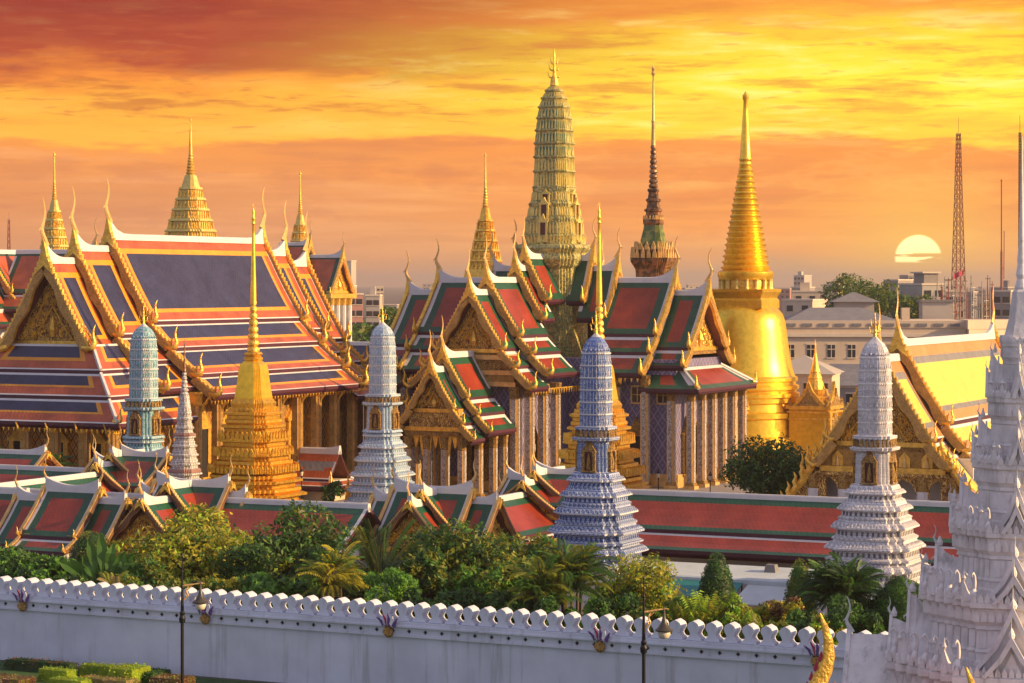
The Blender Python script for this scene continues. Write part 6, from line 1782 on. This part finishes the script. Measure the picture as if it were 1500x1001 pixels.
def TO(label, px, b, yt, r, kind, mats, n, seed, name="clipped_bush"):
    loc, h = pb(px, b, yt)
    return topiary(label, loc, r, h, kind, mats, n, seed, name)


BU = dict(cat="bush", name="bush"); SH = dict(cat="shrub", name="shrub")
T("big rounded yellow-green tree in front of the east gate, brightest of the garden trees", 287, 149, 736, 5.3, 36, 26000, 0.30, ['leaf_mid', 'leaf_olive', 'leaf_yellow', 'leaf_lime'], [0.20, 0.34, 0.26, 0.20], 3, 1.2)
T("dark green spreading tree with pale blossoms right of the yellow-green tree", 436, 154, 728, 4.2, 24, 12000, 0.30, ['leaf_dark', 'leaf_mid', 'leaf_olive', 'blossom'], [0.5, 0.33, 0.13, 0.04], 5, 1.0)
T("dense dark leafy tree with yellowish top left of the blue prang", 672, 151, 744, 4.2, 26, 14000, 0.30, ['leaf_dark', 'leaf_mid', 'leaf_olive'], [0.34, 0.30, 0.36], 7, 1.0)
T("olive leafy tree touching the left foot of the blue prang", 754, 152, 756, 3.6, 22, 12000, 0.28, ['leaf_mid', 'leaf_olive', 'leaf_yellow', 'leaf_dark'], [0.35, 0.35, 0.12, 0.18], 9, 0.8)
T("low bright leafy tree below the dense dark tree, close behind the wall", 716, 144, 818, 2.6, 16, 7500, 0.26, ['leaf_mid', 'leaf_fresh', 'leaf_olive'], None, 11)
T("airy yellow-green tree behind the right street lamp", 930, 146, 796, 2.9, 24, 8000, 0.22, ['leaf_olive', 'leaf_yellow', 'leaf_lime', 'leaf_mid'], [0.4, 0.25, 0.15, 0.2], 13, 0.6)
T("leafy dark tree before the right corner of the red-roofed hall and the golden chedi", 1132, 232, 630, 4.8, 26, 13000, 0.30, ['leaf_dark', 'leaf_mid', 'leaf_blue'], [0.45, 0.4, 0.15], 15, 0.6, 1.5)
T("small dark tree at the left edge before the hall's front columns", 10, 192.5, 632, 2.0, 12, 4000, 0.3, ['leaf_dark', 'leaf_mid'], None, 17, 0.3, 1.5)
PA("bushy palm at the foot of the front columns of the blue-roofed hall", 92, 194, 655, 2.2, 14, ['leaf_mid', 'leaf_dark'], 3, stems=2, z=1.5)
T("little shrub on the terrace left of the bushy palm", 52, 193, 668, 1.3, 6, 1500, 0.28, ['leaf_dark', 'leaf_mid'], None, 19, 0.2, 1.5, **SH)
T("cloud-pruned small tree on the terrace right of the golden stepped chedi", 487, 212, 700, 1.3, 6, 1600, 0.2, ['leaf_dark', 'leaf_mid'], None, 20, 1.0, 1.5, name="pruned_tree")
# the shrubbery behind the wall, left to right
T("dark green bush in the left corner behind the wall", 18, 143, 800, 2.5, 14, 6000, 0.28, ['leaf_mid', 'leaf_dark', 'leaf_fresh'], None, 21, **BU)
T("leafy bush under the white pavilion columns at the left", 72, 142, 808, 2.0, 12, 5000, 0.28, ['leaf_mid', 'leaf_fresh', 'leaf_dark'], None, 22, **BU)
TO("round dark clipped bush beside the travellers' palm", 134, 147, 778, 1.7, 'dome', ['leaf_dark', 'leaf_olive', 'leaf_mid'], 6000, 23)
o = fan_palm("travellers' palm with big dark paddle leaves fanning behind the wall at the left", pb(150, 140, 0)[0], 0.9, 4.0, 13, 'leaf_mid', 2)
o = fan_palm("second smaller paddle-leaf palm at the left edge of the yellow-green tree", pb(186, 141, 0)[0], 0.5, 3.2, 9, 'leaf_mid', 4)
PA("low fountain of pale fronds at the foot of the travellers' palm", 166, 137.0, 852, 1.8, 14, ['leaf_olive', 'leaf_straw'], 5)
T("round-leaved dark bush right of the yellow-green tree", 400, 139, 832, 1.7, 10, 3200, 0.36, ['leaf_mid', 'leaf_fresh'], None, 24, aspect=0.9, **BU)
T("round-leaved bush between the yellowish palm and the dark tree", 440, 141, 836, 1.5, 9, 2800, 0.36, ['leaf_mid', 'leaf_fresh', 'leaf_dark'], None, 25, aspect=0.9, **BU)
PA("yellowish feathery palm clump in front of the dark spreading tree", 486, 139, 812, 2.4, 18, ['leaf_olive', 'leaf_yellow', 'leaf_mid'], 6, stems=7)
PA("dark stiff cycad spraying upward below the small gabled gate", 556, 146, 786, 4.4, 34, ['leaf_dark', 'leaf_olive', 'leaf_mid'], 7, arch=0.22, nleaf=40, lift=0.72, leaf_l=0.6)
T("bright fresh green shrub close behind the wall below the cycad", 568, 138, 826, 2.0, 14, 8000, 0.19, ['leaf_fresh', 'leaf_mid', 'leaf_lime'], [0.6, 0.25, 0.15], 26, **SH)
T("tangled olive shrub right of the cycad", 622, 143, 800, 1.9, 12, 5000, 0.24, ['leaf_olive', 'leaf_dark', 'leaf_mid'], None, 27, **SH)
T("small bright shrub just above the wall under the dense dark tree", 652, 137.5, 856, 1.2, 8, 2800, 0.2, ['leaf_fresh', 'leaf_mid'], None, 28, **SH)
T("dark bush above the wall below the low bright tree", 752, 138, 850, 2.1, 11, 4800, 0.25, ['leaf_dark', 'leaf_mid'], None, 29, **BU)
PA("tall feathery palm clump in front of the blue prang's foot", 836, 140, 804, 2.7, 18, ['leaf_mid', 'leaf_dark', 'leaf_olive'], 8, stems=9, nleaf=22)
PA("drooping straw-tinged palm left of the tall feathery clump", 796, 138.5, 826, 2.3, 16, ['leaf_olive', 'leaf_mid'], 9, stems=6, nleaf=20)
fan_palm("banana plant with upright leaves behind the wall between palm clump and airy tree", pb(862, 137.5, 0)[0], 0.3, 2.6, 7, 'leaf_fresh', 6)
T("dark shrub between the blue prang and the airy tree", 900, 139, 862, 1.5, 9, 2800, 0.24, ['leaf_dark', 'leaf_mid'], None, 30, **SH)
TO("tall pointed clipped cone bush in front of the white canopy", 1050, 152, 812, 1.75, 'cone', ['leaf_dark', 'leaf_mid'], 20000, 31, "cone_topiary")
T("fresh green bush left of the tall grass clump, right of the right lamp", 984, 139, 862, 1.4, 10, 3600, 0.2, ['leaf_fresh', 'leaf_mid', 'leaf_olive'], None, 32, **BU)
PA("yellow-green tall grass clump right of the right street lamp", 1030, 138.5, 884, 2.6, 40, ['leaf_yellow', 'leaf_lime', 'leaf_olive'], 10, name="grass_clump", arch=0.15, nleaf=14, leaf_l=0.7, stems=3, lift=0.8)
T("olive hedge bush between the grass clump and the russet bush", 1092, 140, 858, 1.6, 11, 4400, 0.19, ['leaf_olive', 'leaf_mid', 'leaf_lime'], None, 33, **BU)
T("russet and yellow leaved bush in the middle of the right garden", 1148, 140.5, 864, 1.45, 9, 4000, 0.19, ['leaf_brown', 'leaf_yellow', 'leaf_olive', 'leaf_red'], [0.36, 0.28, 0.26, 0.1], 34, **BU)
T("low green shrub close to the wall under the russet bush", 1128, 136.5, 896, 1.5, 9, 3200, 0.19, ['leaf_mid', 'leaf_olive', 'leaf_fresh'], None, 35, **SH)
TO("small round clipped bush just above the wall, lime green", 1100, 136.5, 896, 0.8, 'dome', ['leaf_olive', 'leaf_lime'], 2200, 36)
TO("round-topped clipped bush left of the white prang's plinth", 1172, 149, 822, 1.5, 'cone', ['leaf_mid', 'leaf_olive'], 14000, 37, "cone_topiary")
PA("big dark palm thicket before the white prang's plinth", 1232, 147, 834, 2.7, 20, ['leaf_dark', 'leaf_dark', 'leaf_mid'], 12, stems=12, nleaf=24)
T("yellow-green clipped hedge bush behind the last battlements", 1206, 137.5, 888, 1.5, 11, 5400, 0.17, ['leaf_lime', 'leaf_olive', 'leaf_yellow'], None, 38, **BU)
TO("large green clipped dome right of the dark palm thicket", 1320, 146, 846, 1.75, 'dome', ['leaf_mid', 'leaf_dark'], 13000, 39)
T("dark shrub between the clipped dome and the white shrine", 1268, 140, 888, 1.4, 8, 2800, 0.22, ['leaf_dark', 'leaf_mid'], None, 40, **SH)
FB = "filler bushes packed behind the battlements"
for k, (px, b, yt, r, mm, lb) in enumerate((
        (46, 138, 826, 1.5, ('leaf_mid', 'leaf_fresh'), "low green bush behind the second and third battlements"),
        (112, 138, 832, 1.6, ('leaf_dark', 'leaf_mid'), "dark low bush at the left foot of the travellers' palm"),
        (212, 140, 808, 2.2, ('leaf_mid', 'leaf_olive'), "green bush under the left side of the yellow-green tree"),
        (258, 138, 832, 2.0, ('leaf_olive', 'leaf_mid', 'leaf_dark'), "olive bush behind the left street lamp's shade"),
        (330, 139, 824, 2.2, ('leaf_olive', 'leaf_mid', 'leaf_yellow'), "olive bush under the right side of the yellow-green tree"),
        (372, 145, 790, 2.3, ('leaf_dark', 'leaf_mid'), "dark bush wedged between the yellow-green and the blossoming tree"),
        (470, 146, 790, 2.2, ('leaf_dark', 'leaf_mid'), "dark bush behind the yellowish feathery palm"),
        (520, 145, 800, 1.8, ('leaf_dark', 'leaf_olive'), "dark bush left of the cycad's trunk"),
        (600, 147, 790, 2.0, ('leaf_dark', 'leaf_olive'), "dark bush right of the cycad's trunk"),
        (610, 137, 858, 1.3, ('leaf_dark', 'leaf_mid'), "dark low bush right of the bright fresh shrub"),
        (690, 138, 846, 1.8, ('leaf_mid', 'leaf_dark'), "green bush under the middle of the dense dark tree"),
        (780, 146, 800, 2.2, ('leaf_mid', 'leaf_olive'), "leafy bush left of the tall feathery palm"),
        (815, 137, 858, 1.5, ('leaf_mid', 'leaf_dark'), "low bush under the straw-tinged palm"),
        (890, 145, 838, 1.8, ('leaf_dark', 'leaf_mid'), "dark bush at the blue prang's right foot"),
        (955, 138, 872, 1.5, ('leaf_olive', 'leaf_mid'), "olive low bush right under the airy tree"),
        (1062, 138, 876, 1.5, ('leaf_olive', 'leaf_lime', 'leaf_mid'), "lime-olive bush right of the tall grass clump"),
        (1176, 138, 886, 1.3, ('leaf_dark', 'leaf_mid'), "dark low bush left of the last yellow-green hedge bush"),
        (1290, 146, 872, 2.0, ('leaf_dark',), "dark bush behind the clipped dome's left side"),
        (1236, 139, 866, 1.9, ('leaf_dark', 'leaf_mid'), "dark low bush in front of the palm thicket"))):
    T(lb, px, b, yt, r, 11, 4200, 0.24, list(mm), None, 200 + k, 0.1, group=FB, **BU)
# garden in front of the wall, bottom left
HG = "clipped hedge blocks before the wall"
for k, (px, py, sx_, sy_, h, m_, lb) in enumerate(((10, 996, 1.6, 0.9, 0.5, ('leaf_brown', 'leaf_straw', 'leaf_olive'), "brownish dry shrub bed in the lower left corner"),
        (60, 974, 2.6, 0.5, 0.7, ('leaf_dark', 'leaf_brown'), "dark hedge block at the wall foot, left of the lime hedges"),
        (84, 987, 1.15, 0.55, 0.8, ('hedge_lime', 'leaf_lime'), "lime clipped hedge slab, upper left of the pattern"),
        (102, 1001, 1.3, 0.6, 0.75, ('hedge_lime', 'leaf_lime'), "lime clipped hedge slab, lowest at the picture's edge"),
        (150, 981, 1.5, 0.45, 0.8, ('hedge_lime', 'leaf_fresh'), "narrow lime hedge along the wall foot"),
        (190, 985, 0.95, 1.1, 0.95, ('hedge_lime', 'leaf_lime'), "squarish lime hedge block at the right end of the pattern"),
        (158, 997, 1.9, 0.7, 0.45, ('leaf_straw', 'leaf_olive', 'leaf_yellow'), "pale yellow flowering bed inside the lime hedges"),
        (224, 988, 0.7, 1.1, 0.6, ('leaf_dark', 'leaf_mid'), "dark green low hedge right of the squarish lime block"),
        (252, 996, 1.2, 0.9, 0.55, ('leaf_brown', 'leaf_olive', 'leaf_straw'), "brown shrub bed behind the left street lamp"))):
    D = (HZ - h * 0.6) * F / (py - 415)
    o = thing("clipped_hedge", lb, "hedge", at(px, D), ROT, HG)
    g = np.random.default_rng(k); n = int(2600 * sx_ * sy_ + 1500)
    mb = MB(); mb.box(-sx_ * 0.97, sx_ * 0.97, -sy_ * 0.97, sy_ * 0.97, 0, h * 0.95, 0, 0.05, 0.05); mb.build("stem_mass", [m_[0]], o)
    bl = [(x, y, h * 0.5, sx_ / 5, sy_ / 2.2, h * 0.55) for x in np.linspace(-sx_ * 0.85, sx_ * 0.85, 9) for y in np.linspace(-sy_ * 0.6, sy_ * 0.6, 3)]
    leaves("foliage", o, bl, n, 0.12, m_, 60 + k, 0.8, 0.0)
# far trees
FT = "trees among the far town buildings"
for k, (px, D, h0, h1, r, lb) in enumerate(((1250, 640, 2, 28.5, 8.5, "tall feathery tree left of the twin crowns on the skyline"), (1302, 620, 2, 28.0, 10.0, "broad dark crown beside the feathery tree on the right skyline"),
        (1338, 600, 2, 24.0, 6.0, "lower right shoulder of the skyline trees by the office block"), (1222, 620, 2, 19, 4.0, "small tree left of the tall feathery tree"),
        (1188, 560, 2, 17.6, 3.2, "round tree in front of the cream sheds on the right"), (1206, 580, 2, 17, 3.0, "little round tree beside the cream sheds' round tree"),
        (575, 480, 1, 23.6, 5.0, "green tree between the town blocks and the outer red gable"), (552, 470, 1, 16.5, 4.0, "low green tree behind the dark blue hall roof"),
        (1010, 900, 1, 22, 6, "hazy tree at the left of the great golden chedi"))):
    tree(lb, at(px, D), h0, h1, r, 24, 7000, 0.75, ['leaf_dark', 'leaf_mid', 'leaf_olive'], None, 80 + k, group=FT)
for i in range(46):
    px = r_.uniform(-20, 1520); D = r_.uniform(700, 1900)
    tree("hazy far-off tree among the roofs on the skyline", at(px, D), 1, r_.uniform(10, 20), r_.uniform(5, 9), 10, 700, 1.6, ['leaf_dark', 'leaf_mid', 'leaf_olive'], None, 120 + i, group=FT)

# ------------------------------------------------------------------ warm evening air
hz = MB(); hz.box(-6000, 6000, -500, 15000, -1.2, 75, 0)
hm = bpy.data.materials.new("haze"); hm.use_nodes = True; h_ = NT(hm.node_tree); h_.n.clear()
pv = h_.node('ShaderNodeVolumePrincipled', {'Color': (0.98, 0.90, 0.82, 1), 'Density': 0.00013, 'Anisotropy': 0.55})
ho = h_.node('ShaderNodeOutputMaterial'); h_.l.new(pv.outputs[0], ho.inputs['Volume'])
hm_ = hz.mesh("haze", []); hm_.materials.append(hm)
hzo = link("haze", hm_); hzo['kind'] = 'stuff'; hzo['label'] = "thin warm evening haze over the town"
